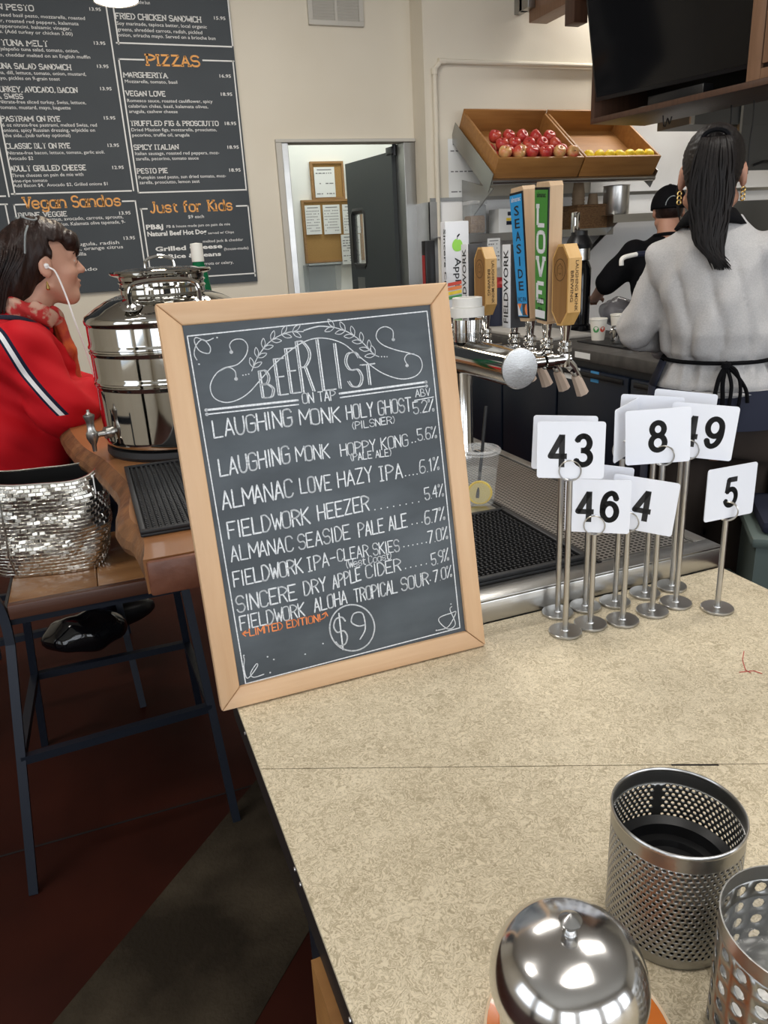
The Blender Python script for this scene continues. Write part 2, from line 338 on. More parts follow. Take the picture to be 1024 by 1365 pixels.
ADV = {'I': 2.2, '.': 2.0, '1': 3.4, '(': 2.6, ')': 2.6, '!': 2.2, ' ': 3.0, '-': 4.2, '%': 5.0, 'M': 5.6, 'W': 5.6, 'i': 2.2, 'l': 2.2, ',': 2, 't': 4, 'f': 4, '|': 4.2, 'm': 6}
SHX = {'I': -1.6, 'i': -1.6, 'l': -1.6, '.': -0.6, '1': -0.8, '(': -0.8, ')': -0.8, '!': -0.6, '|': -0.7}
def glyph_strokes(ch):
    out = []
    if ch not in GL: return out
    for st in GL[ch].split(';'):
        cur = st[0] == '~'; pts = [(int(p[0]), int(p[1])-2) for p in st.lstrip('~').split()]
        if cur: pts = [tuple(p[:2]) for p in catmull([(x, y, 0) for x, y in pts], 4)]
        out.append(pts)
    return out
def layout(txt, slab=False):
    """returns strokes in unit space (cap height 6) and the total advance"""
    x = 0; out = []
    for ch in txt:
        k = 1.3 if ch in 'MW' else 1.0
        for st in glyph_strokes(ch):
            pp = [(x+SHX.get(ch, 0)+a*k, b) for a, b in st]; out.append(pp)
            if slab and len(pp) > 1:
                for e, nb in ((pp[0], pp[1]), (pp[-1], pp[-2])):
                    if abs(e[1]-nb[1]) > 0.6*abs(e[0]-nb[0]) and (abs(e[1]) < .1 or abs(e[1]-6) < .1 or abs(e[1]-4) < .1): out.append([(e[0]-(1.0 if not ch.islower() else .8), e[1]), (e[0]+(1.0 if not ch.islower() else (.15 if e[1] > 1 else .8)), e[1])])
        x += ADV.get(ch, 5.2)+(.45 if slab and ch.islower() else 0)
    return out, x-1.2
def ribbon(mb, pts, wd, f, disc=True):
    """flat stroke; f maps (x,y) -> Vector"""
    n = len(pts)
    for i in range(n-1):
        a, b = pts[i], pts[i+1]; dx, dy = b[0]-a[0], b[1]-a[1]; l = math.hypot(dx, dy)
        if l < 1e-9: continue
        nx, ny = -dy/l*wd/2, dx/l*wd/2
        mb.add([f(a[0]+nx, a[1]+ny), f(a[0]-nx, a[1]-ny), f(b[0]-nx, b[1]-ny), f(b[0]+nx, b[1]+ny)], [(0, 1, 2, 3)])
    if disc:
        for p in (pts[1:-1] if disc == 'inner' else pts): mb.add([f(p[0]+wd/2*math.cos(q*math.pi/4), p[1]+wd/2*math.sin(q*math.pi/4)) for q in range(8)], [tuple(range(8))])

# ---- implicit surfaces (bodies, clothes, hair)
def smin(a, b, k): h = np.clip(0.5+0.5*(b-a)/k, 0, 1); return b*(1-h)+a*h-k*h*(1-h)
def smax(a, b, k): return -smin(-a, -b, k)
def ell(P, c, r):
    q = P-np.array(c); r = np.array(r); k0 = np.linalg.norm(q/r, axis=1); k1 = np.linalg.norm(q/r**2, axis=1)+1e-9; return k0*(k0-1)/k1
def cap(P, a, b, ra, rb, sc=None):
    a = np.array(a, float); b = np.array(b, float); d = b-a; t = np.clip(((P-a)@d)/(d@d), 0, 1); q = P-a-t[:, None]*d
    if sc is not None: q = q/np.array(sc)
    return np.linalg.norm(q, axis=1)-(ra+(rb-ra)*t)
def chain(P, pts, rs, k=0.02):
    d = None
    for i in range(len(pts)-1):
        c = cap(P, pts[i], pts[i+1], rs[i], rs[i+1]); d = c if d is None else smin(d, c, k)
    return d
def sdf_build(name, fn, lo, hi, h, m, parent, smooth=True):
    lo = np.array(lo, float); hi = np.array(hi, float); n = np.ceil((hi-lo)/h).astype(int)+1
    g = np.stack(np.meshgrid(*[lo[i]+h*np.arange(n[i]) for i in range(3)], indexing='ij'), -1).reshape(-1, 3)
    F = fn(g).reshape(n); S_ = F < 0
    nb = n-1; cnt = np.zeros(nb, int); acc = np.zeros((*nb, 3)); m_ = np.zeros(nb)
    cor = [(i, j, k) for i in (0, 1) for j in (0, 1) for k in (0, 1)]
    sl = lambda A, c: A[c[0]:c[0]+nb[0], c[1]:c[1]+nb[1], c[2]:c[2]+nb[2]]
    for c in cor:
        for ax in range(3):
            if c[ax]: continue
            d = list(c); d[ax] = 1; fa, fb = sl(F, c), sl(F, d); x = (fa < 0) != (fb < 0)
            t = np.where(x, fa/(fa-fb+1e-12), 0); p = np.zeros((*nb, 3)); p[...] = c; p[..., ax] += t
            acc += np.where(x[..., None], p, 0); m_ += x
    act = m_ > 0; idx = -np.ones(nb, int); idx[act] = np.arange(act.sum())
    ijk = np.argwhere(act); V = lo+h*(ijk+acc[act]/m_[act][:, None]); faces = []
    for ax in range(3):
        o1, o2 = (ax+1) % 3, (ax+2) % 3; a = [slice(None)]*3; b = [slice(None)]*3; a[ax] = slice(0, -1); b[ax] = slice(1, None)
        x = S_[tuple(a)] != S_[tuple(b)]; ins = S_[tuple(a)]
        I = np.argwhere(x); ok = (I[:, o1] > 0) & (I[:, o2] > 0) & (I[:, o1] < nb[o1]) & (I[:, o2] < nb[o2]); I = I[ok]
        if not len(I): continue
        e1 = np.zeros(3, int); e1[o1] = 1; e2 = np.zeros(3, int); e2[o2] = 1
        q = [idx[tuple(J.T)] for J in (I-e1-e2, I-e2, I, I-e1)]; q = np.stack(q, 1); fl = ins[tuple(I.T)]
        q[~fl] = q[~fl][:, ::-1]; faces.append(q)
    faces = np.concatenate(faces)
    me = bpy.data.meshes.new(name); me.from_pydata(V.tolist(), [], faces.tolist()); me.update()
    if m: me.materials.append(m)
    if smooth: me.polygons.foreach_set('use_smooth', [True]*len(me.polygons))
    o = bpy.data.objects.new(name, me); COL.objects.link(o)
    if parent: o.parent = parent
    return o

# ================================================================== SETTING
YB, YK, XC = 5.4, 5.2, 2.377        # menu wall, kitchen wall, corner between them
struct('floor', MB().bx(-3.7, 6.2, -3.4, 8.0, -0.1, 0.0), M_floor)
fl = bpy.data.objects['floor']
pts = [PZ(300, 1090, 0), PZ(70, 1365, 0), PZ(340, 1365, 0), PZ(410, 1235, 0)]
d1 = (pts[0]-pts[1]).normalized(); a0, a1 = pts[1]-d1*1.6, pts[0]+d1*0.45; b0, b1 = pts[2]-d1*1.6, pts[2]+d1*1.0
MB().prism([(p.x, p.y) for p in (a0, b0, b1, a1)], -0.02, 0.0015).build('concrete_patch', M_patch, fl, smooth=False)
g0, g1 = PZ(0, 1142, 0), PZ(160, 1097, 0); dg = (g1-g0).normalized(); ng = Vector((-dg.y, dg.x, 0))*0.003; g0 -= dg*2; g1 += dg*1.2
MB().prism([tuple(p[:2]) for p in (g0-ng, g1-ng, g1+ng, g0+ng)], -0.01, 0.0012).build('saw_cut_joint', M_groove, fl, smooth=False)
struct('ceiling', MB().bx(-3.7, 6.2, -3.4, 8.0, 3.5, 3.6), M_ceil)
DX0, DX1, DZ = PY(384, 203, YB).x, PY(541, 203, YB).x, 2.135
struct('wall_back', MB().bx(-3.7, DX0-.07, YB, YB+.15, 0, 3.5).bx(DX0-.07, XC+.3, YB, YB+.15, DZ, 3.5), M_wall)
struct('wall_kitchen', MB().bx(XC, 6.2, YK, YK+.35, 0, 3.5), M_wall)
struct('wall_left', MB().bx(-3.7, -3.5, -3.4, -2.5, 0, 3.5).bx(-3.7, -3.5, -0.7, -0.3, 0, 3.5).bx(-3.7, -3.5, 1.5, 8.0, 0, 3.5).bx(-3.7, -3.5, -2.5, 1.5, 0, .75).bx(-3.7, -3.5, -2.5, 1.5, 2.85, 3.5), M_wall)
struct('wall_right', MB().bx(6.0, 6.2, -3.4, YK, 0, 3.5), M_wall)
mb = MB().bx(-3.7, 6.2, -3.2, -3.05, 0, .6).bx(-3.7, 6.2, -3.2, -3.05, 2.9, 3.5); xs = [-3.7]
for wx, ww in WIN: xs += [wx-ww/2-.03, wx+ww/2+.03]
xs.append(6.2)
for i in range(0, len(xs), 2): mb.bx(xs[i], xs[i+1], -3.2, -3.05, .6, 2.9)
struct('wall_front', mb, M_wall)
for i, (wx, ww) in enumerate(WIN):
    struct('window_%d' % (i+1), MB().bx(wx-.03, wx+.03, -3.16, -3.09, .6, 2.9).bx(wx-ww/2-.03, wx+ww/2+.03, -3.16, -3.09, 1.95, 2.01).bx(wx-ww/2-.03, wx-ww/2+.02, -3.16, -3.09, .6, 2.9).bx(wx+ww/2-.02, wx+ww/2+.03, -3.16, -3.09, .6, 2.9), M_edge)
# grey lintel and steel jambs of the doorway
a, b = PY(368, 186, YB), PY(552, 203, YB)
struct('trim_1', MB().bx(DX0-.085, XC-.002, YB-.03, YB+.02, DZ-.005, a.z, .004), M_trimg)
struct('trim_2', MB().bx(DX0-.085, DX0-.045, YB-.028, YB+.02, 0, DZ-.006, .003), M_trimg)
struct('trim_3', MB().bx(DX0-.044, DX0+.0, YB-.015, YB+.17, 0, DZ-.006, .003), M_steel)
struct('trim_4', MB().bx(DX1-.02, XC-.003, YB-.015, YB+.17, 0, DZ-.006, .003), M_steelv)
# steel cladding of the kitchen wall, with a thin cap strip
zs = PY(600, 266, YK).z
struct('trim_5', MB().bx(XC+.015, 6.0, YK-.012, YK, 0, zs), M_backsplash)
struct('trim_6', MB().bx(XC+.010, 6.0, YK-.020, YK-.0125, zs-.012, zs+.012), M_steelv)
struct('trim_7', MB().bx(XC-.006, XC+.085, YK-.030, YK-.0205, 0, zs-.013).bx(XC-.006, XC-.0005, YK-.03, YK+.19, 0, zs-.013), M_steel)
px0 = PY(690, 150, YK).x
struct('trim_8', MB().bx(3.72, 6.0, YK-.011, YK, zs+.0125, 3.1), M_backsplash)
# back room seen through the doorway
struct('wall_storeroom', MB().bx(-.2, 4.2, 6.9, 7.05, 0, 3.5).bx(1.05, 1.2, YB+.16, 6.9, 0, 3.5).bx(3.6, 3.75, YK+.36, 6.9, 0, 3.5), M_white)
struct('trim_9', MB().bx(1.2, 1.74, 6.82, 6.9, 0, PY(392, 228, 6.85).z).bx(PY(390, 300, 6.8).x-.03, PY(390, 300, 6.8).x, 6.80, 6.819, 0, PY(392, 228, 6.85).z), M_steelv)
l = bpy.data.lights.new('storeroom_lamp_light', 'AREA'); l.size = 0.9; l.energy = 42; l.color = (0.95, 1.0, 0.97)

# ceiling fixtures out of view; all but the storeroom one added for brightness
def fixture(loc, sx, sy, label, power, col):
    t = thing('unseen_ceiling_light', label, 'light', loc)
    MB().bx(-sx/2, sx/2, -sy/2, sy/2, -.06, 0).build('housing', M_white, t, smooth=False)
    MB().bx(-sx/2+.03, sx/2-.03, -sy/2+.03, sy/2-.03, -.068, -.061).build('diffuser', M_fixture, t, smooth=False)
    area('unseen_ceiling_lamp', (loc[0], loc[1], loc[2]-.08), (loc[0], loc[1], 0), sx-.08, sy-.08, power, col)
fixture((4.45, 4.86, 3.5), 1.6, 0.3, 'added long light between the hood and the kitchen wall', 38, (1.0, 0.96, 0.90))  # added lamp: brightens the wall panel, leaves the hood front dark
fixture((2.2, 6.3, 3.5), 0.9, 0.5, 'ceiling light of the room behind the swing door', 26, (0.94, 1.0, 0.97))

for k, (fx, fy, lb) in enumerate(((.5, .1, 'added ceiling light above the beige counter'), (-1.3, 1.4, 'added ceiling light above the bar chairs'), (.9, 3.3, 'added ceiling light before the menu board'), (2.0, 1.0, 'added ceiling light above the staff aisle'))):
    fixture((fx, fy, 3.5), 1.2, 0.45, lb, (8, 22, 44, 24)[k], (1.0, 0.96, 0.90))  # added overhead fill for the counter, jacket, menu wall and sweatshirt
# corner conduit on the kitchen wall
t = thing('electrical_conduit', 'cream painted conduit pipe bent along the kitchen wall', 'pipe', (0, 0, 0))
y0 = YK-.022; q = [PY(584, 400, y0), PY(583, 300, y0), PY(579, 100, y0), PY(579.5, 88, y0), PY(587, 82, y0), PY(600, 82, y0), PY(800, 86, y0)]
q[0].x = q[1].x = q[2].x = q[3].x = PY(579.5, 100, y0).x; q[5].z = q[6].z = q[4].z = PY(600, 82, y0).z; q[0].z = 1.0
q[3].z = q[4].z-.05; q[4].x = q[3].x+.05
MB().tube(q, .016, 10).build('pipe', M_wall, t)
for p in (q[4], q[3]): MB().tube([p-Vector((.0, .0, .03)) if p is q[3] else p-Vector((.02, 0, 0)), p+Vector((0, 0, .01)) if p is q[3] else p+Vector((.03, 0, 0))], .021, 10).build('coupling', M_wall, t)

# pale air vent on the menu wall
v0, v1 = PY(405.5, -40, YB), PY(484, 37, YB); t = thing('air_vent', 'cream louvered air vent high on the wall beside the menu', 'vent', ((v0.x+v1.x)/2, YB-.012, v1.z))
W2 = (v1.x-v0.x)/2; HH = v0.z-v1.z; fr = .03
MB().bx(-W2, W2, -.01, .012, 0, fr, .003).bx(-W2, W2, -.01, .012, HH-fr, HH, .003).bx(-W2, -W2+fr, -.01, .012, fr, HH-fr).bx(W2-fr, W2, -.01, .012, fr, HH-fr).build('frame', M_trimg, t)
MB().bx(-W2+fr, W2-fr, .006, .012, fr, HH-fr).build('backing', M_print, t, smooth=False)
MB().bx(-.009, .009, -.008, .006, fr, HH-fr).build('divider', M_trimg, t)
sl = MB().box((0, 0, 0), (W2-fr-.011, .004, .016), Matrix.Rotation(R(40), 3, 'X')).mesh('slat', M_trimg, False)
for k in range(int((HH-2*fr)/.0165)):
    for s_ in (-1, 1): inst('slat', sl, t, (s_*(W2-fr+.009)/2, -.002, fr+.01+k*.0165))

# grey swing door, open into the back room
hx = DX1-.03; t = thing('door_1', None, None, (hx, YB+.15, 0), R(180-86)); t['kind'] = 'structure'; del_keys = [k for k in ('label', 'category') if k in t]
t.rotation_euler = (0, 0, R(180-84))
DW, DHt = 0.80, 2.09; wz0, wz1, wx0, wx1 = 1.30, 1.73, .50, .74
MB().bx(.0, wx0, -.02, .02, .02, DHt).bx(wx1, DW, -.02, .02, .02, DHt).bx(wx0, wx1, -.02, .02, .02, wz0).bx(wx0, wx1, -.02, .02, wz1, DHt).build('leaf', M_doorgrey, t, smooth=False)
fp = [(wx0+.03, wz0), (wx1-.03, wz0), (wx1, wz0+.03), (wx1, wz1-.03), (wx1-.03, wz1), (wx0+.03, wz1), (wx0, wz1-.03), (wx0, wz0+.03)]
MB().tube([(x, 0, z) for x, z in fp], .028, 8, closed=True).build('window_gasket', M_black, t)
MB().bx(wx0, wx1, -.003, .003, wz0, wz1).build('window_pane', M_pane, t, smooth=False)
for z in (2.12, .06): MB().bx(-.02, .07, -.03, .03, z-.05, z, .004).tube([(-.01, 0, z-.06), (-.01, 0, z+.03)], .016, 8).build('hinge', M_black, t)
MB().bx(.55, .68, -.0225, -.0201, 1.12, 1.22).bx(.55, .68, .0201, .0225, 1.12, 1.22).build('label_plate', M_steelv, t, smooth=False)

# pin boards and papers
def flat(name, x0, y0, x1, y1, Y, th, m, label, cat, group=None):
    a, b = PY(x0, y0, Y), PY(x1, y1, Y); t = thing(name, label, cat, ((a.x+b.x)/2, Y, b.z), group=group)
    return t, (b.x-a.x)/2, a.z-b.z
for (x0, y0, x1, y1, lb) in ((413, 215.5, 460, 265, 'small cork board with one sheet above the wide cork board'), (401.5, 267, 486, 346.5, 'wide cork board of printed sheets on the storeroom wall')):
    t, w2, h2 = flat('cork_board', x0, y0, x1, y1, 6.87, .02, None, lb, 'board')
    MB().bx(-w2, w2, 0, .028, 0, h2).build('cork', M_cork, t, smooth=False)
    e = .018; MB().bx(-w2, w2, -.012, 0, 0, e).bx(-w2, w2, -.012, 0, h2-e, h2).bx(-w2, -w2+e, -.012, 0, e, h2-e).bx(w2-e, w2, -.012, 0, e, h2-e).build('frame', M_corkframe, t, smooth=False)
def sheet(x0, y0, x1, y1, Y, label, rows, group=None, cal=False):
    t, w2, h2 = flat('paper_sheet', x0, y0, x1, y1, Y, .002, None, label, 'paper', group)
    MB().bx(-w2, w2, 0, .002, 0, h2).build('page', M_paper, t, smooth=False)
    p = MB()
    if rows: p.bx(-w2*.7, w2*.7, -.001, -.0002, h2*.90, h2*.93)
    for k in range(rows):
        z = h2*(.80-.68*k/max(rows-1, 1)); x = -w2*.85
        while x < w2*.78:
            ln = w2*(.10 if cal else random.uniform(.1, .4)); 
            if random.random() < .8: p.bx(x, min(x+ln, w2*.88), -.001, -.0002, z-.004, z+.004)
            x += ln+w2*.09
    if rows: p.build('print', M_print, t, smooth=False)
sheet(418, 223, 448, 262.5, 6.855, 'blank white sheet pinned on the small cork board', 3)
for k, (x0, x1, lb) in enumerate(((406, 429.5, 'leftmost of three calendar sheets on the wide cork board'), (430, 455, 'middle of three calendar sheets on the wide cork board'), (456, 481, 'rightmost of three calendar sheets on the wide cork board'))):
    sheet(x0, 274-k*.7, x1, 312-k*.7, 6.855, lb, 8, 'calendar sheets', True)
sheet(454.5, 313, 482, 351, 6.855, 'printed sheet hanging below the calendar sheets', 9)
t, w2, h2 = flat('wall_file_tray', 408, 354, 453, 387, 6.80, .1, None, 'clear grey plastic file tray under the cork board', 'tray')
MB().prism([(-.09, h2), (-.09, h2-.03), (-.05, 0), (.095, 0), (.095, h2), (.088, h2), (.088, .01), (-.045, .01), (-.083, h2-.03), (-.083, h2)], -w2, w2, 'yz').build('tray', M_fog, t, smooth=False)
MB().tube([(-w2, -.09, h2), (w2, -.09, h2)], .012, 8).build('rim', M_grey, t)

# ================================================================== MENU BOARD
YM = YB-.025
tr = PY(306, 0, YM); br = PY(342.8, 375, YM)
mx1 = (tr.x+br.x)/2; mz0 = br.z
menu = thing('menu_board', 'large dark grey menu board with white and orange lettering', 'menu', (mx1, YM, mz0))
MB().bx(-3.0, 0, 0, .022, 0, 2.1).build('panel', M_menu, menu, smooth=False)
MO = Vector((mx1, YM, mz0)); UX, UZ = Vector((1, 0, 0)), Vector((0, 0, 1))
def mp(zx, zy): return PY(zx/2.844, zy/2.844, YM)-MO+Vector((0, -.0012, 0))
PXM = YM/1010/0.93   # metres per photo pixel near the board
def mtext(body, x0, y0, x1, h, m=M_menuw, style='f', name='lettering', bold=.012):
    """x0,y0 baseline start; x1 end; h cap height (zoom pixels, 2.844 per photo pixel)"""
    a, b = mp(x0, y0), mp(x1, y0); up = (mp(x0, y0-h)-a).z; g = MB()
    if style == 'f': put_text(g, body, a, UX, UZ, b.x-a.x, up, bold); return g.build(name, m, menu, smooth=False)
    tot = layout(body, True)[1]; sx, sy = (b.x-a.x)/tot, up/6; k = (0.17 if body != body.upper() else .20)*up; x = 0
    for word in body.split(' '):
        g = MB(); st, t_ = layout(word, True)
        for s_ in st: ribbon(g, [((p[0]+x)*sx, p[1]*sy) for p in s_], k, lambda X_, Y_: a+UX*X_+UZ*Y_, False)
        g.build(name, m, menu, smooth=False); x += t_+1.2+ADV[' ']
def mline(x0, y0, x1, y1):
    a, b = mp(x0, y0), mp(x1, y1)
    if abs(b.x-a.x) < abs(b.z-a.z): b.x = a.x = (a.x+b.x)/2
    else: a.z = b.z = (a.z+b.z)/2
    MB().bx(min(a.x, b.x)-.004, max(a.x, b.x)+.004, -.0015, 0, min(a.z, b.z)-.004, max(a.z, b.z)+.004).build('rule_line', M_menuw, menu, smooth=False)
for q in ((863, -60, 877, 172), (443, 168, 877, 172), (424, -60, 443, 166), (400, -60, 497, 722), (45, 737, 497, 722), (-36, 180, 40, 737), (450, 225, 545, 226), (770, 229, 886, 232),
          (886, 232, 931, 720), (525, 730, 931, 720), (450, 225, 525, 730), (52, 776, 95, 775), (465, 763, 510, 762), (510, 762, 560, 1060), (52, 776, 110, 1060), (-60, 776, 27, 775), (27, 776, 70, 1060), (-20, 400, 20, 745), (-120, 746, 20, 745),
          (533, 792, 557, 792), (897, 781, 940, 780), (940, 780, 968, 1046), (533, 792, 575, 1050), (575, 1050, 968, 1046)): mline(*q)
for q in (('PIZZAS', 560, 246, 756, 38), ('Vegan Sandos', 95, 790, 462, 40), ('Just for Kids', 572, 806, 884, 38)): mtext(*q, m=M_menuo, style='s', name='heading')
for q in (('VEGAN PESTO', -95, 31, 126, 20), ('SPICY TUNA MELT', -100, 167, 181, 20), ('TUNA SALAD SANDWICH', -22, 258, 268, 19), ('TURKEY, AVOCADO, BACON', -15, 347, 293, 19), ('& SWISS', -8, 373, 88, 17),
          ('PASTRAMI ON RYE', 6, 459, 230, 18), ('CLASSIC BLT ON RYE', 25, 563, 268, 18), ('ADULT GRILLED CHEESE', 41, 649, 328, 19), ('DIVINE VEGGIE', 73, 825, 256, 17),
          ('FRIED CHICKEN SANDWICH', 440, 70, 760, 20), ('MARGHERITA', 470, 292, 634, 18), ('VEGAN LOVE', 479, 363, 628, 18), ('TRUFFLED FIG & PROSCIUTTO', 496, 476, 828, 17), ('SPICY ITALIAN', 509, 567, 677, 17),
          ('PESTO PIE', 522, 657, 637, 17)): mtext(*q, style='s', name='dish_name')
for q in (('PB&J', 555, 870, 620, 17), ('Natural Beef Hot Dog', 560, 896, 785, 17), ('Grilled Cheese', 590, 953, 845, 16), ('Rice & Beans', 640, 980, 840, 15)): mtext(*q, bold=.03, name='dish_name')
for q in (('Pumpkin seed basil pesto, mozzarella, roasted', -82, 58, 320, 13), ('cauliflower, roasted red peppers, kalamata', -92, 80, 296, 13), ('olives, pepperoncini, balsamic vinegar,', -80, 101, 268, 13), ('baguette. (Add turkey or chicken 3.00)', -70, 122, 274, 13),
          ('Spicy jalapeño tuna salad, tomato, onion,', -48, 189, 298, 13), ('pesto, cheddar melted on an English muffin', -40, 212, 341, 13), ('Tuna, dill, lettuce, tomato, onion, mustard,', -28, 280, 326, 13), ('mayo, pickles on 9-grain toast', -22, 301, 227, 13),
          ('Nitrate-free sliced turkey, Swiss, lettuce,', -2, 392, 326, 13), ('tomato, mustard, mayo, baguette', 2, 413, 268, 13), ('6 oz nitrate-free pastrami, melted Swiss, red', 10, 480, 368, 13), ('onions, spicy Russian dressing, w/pickle on', 14, 500, 361, 13), ('the side...(sub turkey optional)', 18, 520, 268, 13),
          ('Nitrate-free bacon, lettuce, tomato, garlic aioli.', 30, 586, 398, 12), ('Avocado $2', 34, 607, 127, 13), ('Three cheeses on pain de mie with', 45, 672, 318, 13), ('vine-ripe tomato', 49, 692, 181, 12), ('Add Bacon $4,  Avocado $2, Grilled onions $1', 52, 710, 410, 12),
          ('Roasted hummus, avocado, carrots, sprouts,', 78, 842, 470, 13), ('tomato, pickled onion. Kalamata olive tapenade, 9-', 84, 862, 478, 13), ('grain with arugula, radish', 130, 940, 455, 13), ('pickled carrots, orange citrus', 130, 958, 470, 13), ('on focaccia vanilla', 135, 978, 330, 13),
          ('house avocado', 140, 1038, 372, 13), ('cured ham, brioche bun', 440, 10, 568, 13), ('Soy marinade, tapioca batter, local organic', 443, 94, 783, 13), ('greens, shredded carrots, radish, pickled', 446, 117, 766, 13), ('onion, sriracha mayo. Served on a brioche bun', 449, 138, 816, 13),
          ('Mozzarella, tomato, basil', 474, 314, 672, 12), ('Romesco sauce, roasted cauliflower, spicy', 483, 387, 806, 12), ('calabrian chiles, basil, kalamata olives,', 487, 408, 789, 12), ('arugula, cashew cheese', 490, 428, 674, 12),
          ('Dried Mission figs, mozzarella, prosciutto,', 499, 498, 822, 12), ('pecorino, truffle oil, arugula', 502, 518, 719, 12), ('Italian sausage, roasted red peppers, moz-', 513, 588, 832, 12), ('zarella, pecorino, tomato sauce', 516, 608, 754, 12),
          ('Pumpkin seed pesto, sun dried tomato, moz-', 526, 679, 858, 12), ('zarella, prosciutto, lemon zest', 529, 698, 758, 12), ('$9 each', 714, 828, 774, 12), ('PB & house made jam on pain de mie', 632, 864, 874, 10), ('served w/ Chips', 790, 888, 888, 9),
          ('melted jack & cheddar', 770, 920, 923, 10), ('(house-made)', 850, 949, 943, 10), ('carrots or celery,', 760, 1006, 886, 11)): mtext(*q, name='description', bold=.004)
for (p, x, y) in (('13.95', 340, 40), ('13.95', 357, 169), ('13.95', 369, 257), ('13.95', 381, 342), ('15.95', 395, 453), ('13.95', 409, 557), ('12.95', 427, 641), ('13.95', 453, 814), ('13.95', 470, 909), ('15.95', 812, 74), ('16.95', 833, 294), ('18.95', 838, 363), ('18.95', 853, 474), ('18.95', 863, 564), ('18.95', 870, 651)):
    mtext(p, x, y, x+43, 12, name='price')

# pendant lamp in front of the menu
pl = PY(155, 2, 3.6); t = thing('pendant_lamp', 'pendant lamp with glowing white underside hanging before the menu', 'lamp', (pl.x, pl.y, pl.z))
MB().lathe([(.085, .0), (.088, .012), (.075, .05), (.03, .10), (.018, .16), (0, .16)], 28).build('shade', M_edge, t)
MB().lathe([(0, .001), (.06, -.004), (.083, .004)], 28).build('bulb_disc', M_lampglow, t)
MB().tube([(0, 0, .15), (0, 0, 3.5-pl.z)], .004, 6).build('cord', M_black, t)
l = bpy.data.lights.new('pendant_glow', 'POINT'); l.energy = 14; l.color = (1.0, .82, .58); l.shadow_soft_size = .07
o = bpy.data.objects.new('pendant_glow', l); COL.objects.link(o); o.location = (pl.x, pl.y, pl.z-.09)

# ================================================================== TV CABINET, BEAM
CA, CB = PZ(787, 166, 2.08), PZ(997, 118, 2.08); dv = (CB-CA).normalized(); LEN = (CB-CA).length
ang = math.atan2(dv.y, dv.x)      # local x from far end to near end; local +y points away from the bar (checked below)
t = thing('tv_cabinet', 'walnut ceiling cabinet with an open bay holding the television', 'cabinet', tuple(CA), ang)
DEP = .45
MB().bx(0, LEN+.75, 0, DEP, 0, .03, .002).build('bottom_board', M_walnut, t)
MB().bx(0, .03, 0, DEP, .03, 1.42, .002).build('end_panel', M_walnut, t)
MB().bx(LEN-.015, LEN+.015, .02, DEP, .03, 1.42, .002).build('divider_panel', M_walnut, t)
MB().bx(.03, LEN+.75, DEP-.02, DEP, .03, 1.42).build('back_panel', M_edge, t, smooth=False)
MB().bx(LEN-.015, LEN+.06, 0, .019, .03, 1.42, .002).bx(LEN+.061, LEN+.75, 0, .019, .03, .075, .002).build('face_frame', M_walnutL, t)
d = MB().bx(LEN+.08, LEN+.70, -.02, -.001, .09, 1.40, .004).build('cabinet_door', M_walnutL, t)
MB().bx(LEN+.145, LEN+.635, -.026, -.0205, .16, 1.33, .003).build('raised_panel', M_walnutL, d)
MB().bx(LEN+.125, LEN+.145, -.030, -.0205, .14, 1.35, .004).bx(LEN+.1455, LEN+.655, -.030, -.0205, .14, .159, .004).build('moulding', M_walnut, d)
MW = t.matrix_basis if False else Matrix.Translation(CA) @ Matrix.Rotation(ang, 4, 'Z')
tv = thing('television', 'black flat television tilted down from the walnut cabinet', 'television', (0, 0, 0), 0)
TW, TH = LEN-.10, .62; tva = ang+R(9)
tv.rotation_euler = (R(13), 0, tva)
tv.location = (MW @ Vector((LEN-.05, .15, .115)))-Vector((math.cos(tva), math.sin(tva), 0))*TW
MB().bx(0, TW, -.02, .03, 0, TH, .004).build('housing', M_black, tv)
MB().bx(.012, TW-.012, -.0225, -.0202, .022, TH-.012).build('screen', M_blackgloss, tv, smooth=False)
MB().bx(.15, TW-.15, .03, .06, .1, .45, .01).build('rear_case', M_black, tv)
MB().tube([(TW/2, .05, .3), (TW/2, .16, .25)], .03, 8).build('mount_arm', M_black, tv)
def on_cab(x, y, z): return tuple(MW @ Vector((x, y, z)))
o = MB().bx(-.19, .19, -.04, .04, 0, .055, .006).build('media_box', M_black, None, on_cab(.58, .10, .031)); o.rotation_euler = (0, 0, ang); tag(o, 'flat black media box under the television', 'box')
o = MB().tube(catmull([(.0, 0, .006), (.06, -.05, .006), (.16, -.06, .006), (.22, -.02, .006), (.18, .05, .008), (.06, .06, .006), (0, .005, .010)], 6), .006, 8).build('white_cable', M_buds, None, on_cab(.21, .13, .031)); o.rotation_euler = (0, 0, ang); tag(o, 'coiled white cable lying in the cabinet bay', 'cable')
o = MB().tube(catmull([(.0, 0, .0), (.0, .01, -.05), (.02, 0, -.06), (.035, .0, -.02), (.05, 0, -.05), (.065, 0, -.015)], 5), .004, 6).build('black_cable', M_black, None, on_cab(.38, .2, -.004)); o.rotation_euler = (0, 0, ang); tag(o, 'small black cable loop hanging under the cabinet', 'cable')
for k, (x, zz, lb) in enumerate(((.72, -.42, 'long black cord hanging straight below the cabinet'), (.86, -.36, 'doubled black cord hanging behind the dark haired worker'))):
    o = MB().tube(catmull([(0, 0, 0), (.004, 0, -.1), (-.004, 0, zz*.6), (.002, 0, zz)], 5), .004, 6).build('black_cable', M_black, None, on_cab(x, .35, -.002)); tag(o, lb, 'cable')
bp = PY(705, 31, 5.1); t = thing('ceiling_beam', 'brown wooden beam in a steel bracket near the ceiling', 'beam', (bp.x, 0, bp.z))
MB().bx(0, .14, 3.0, 5.1, 0, .32, .004).build('timber', M_walnutL, t)
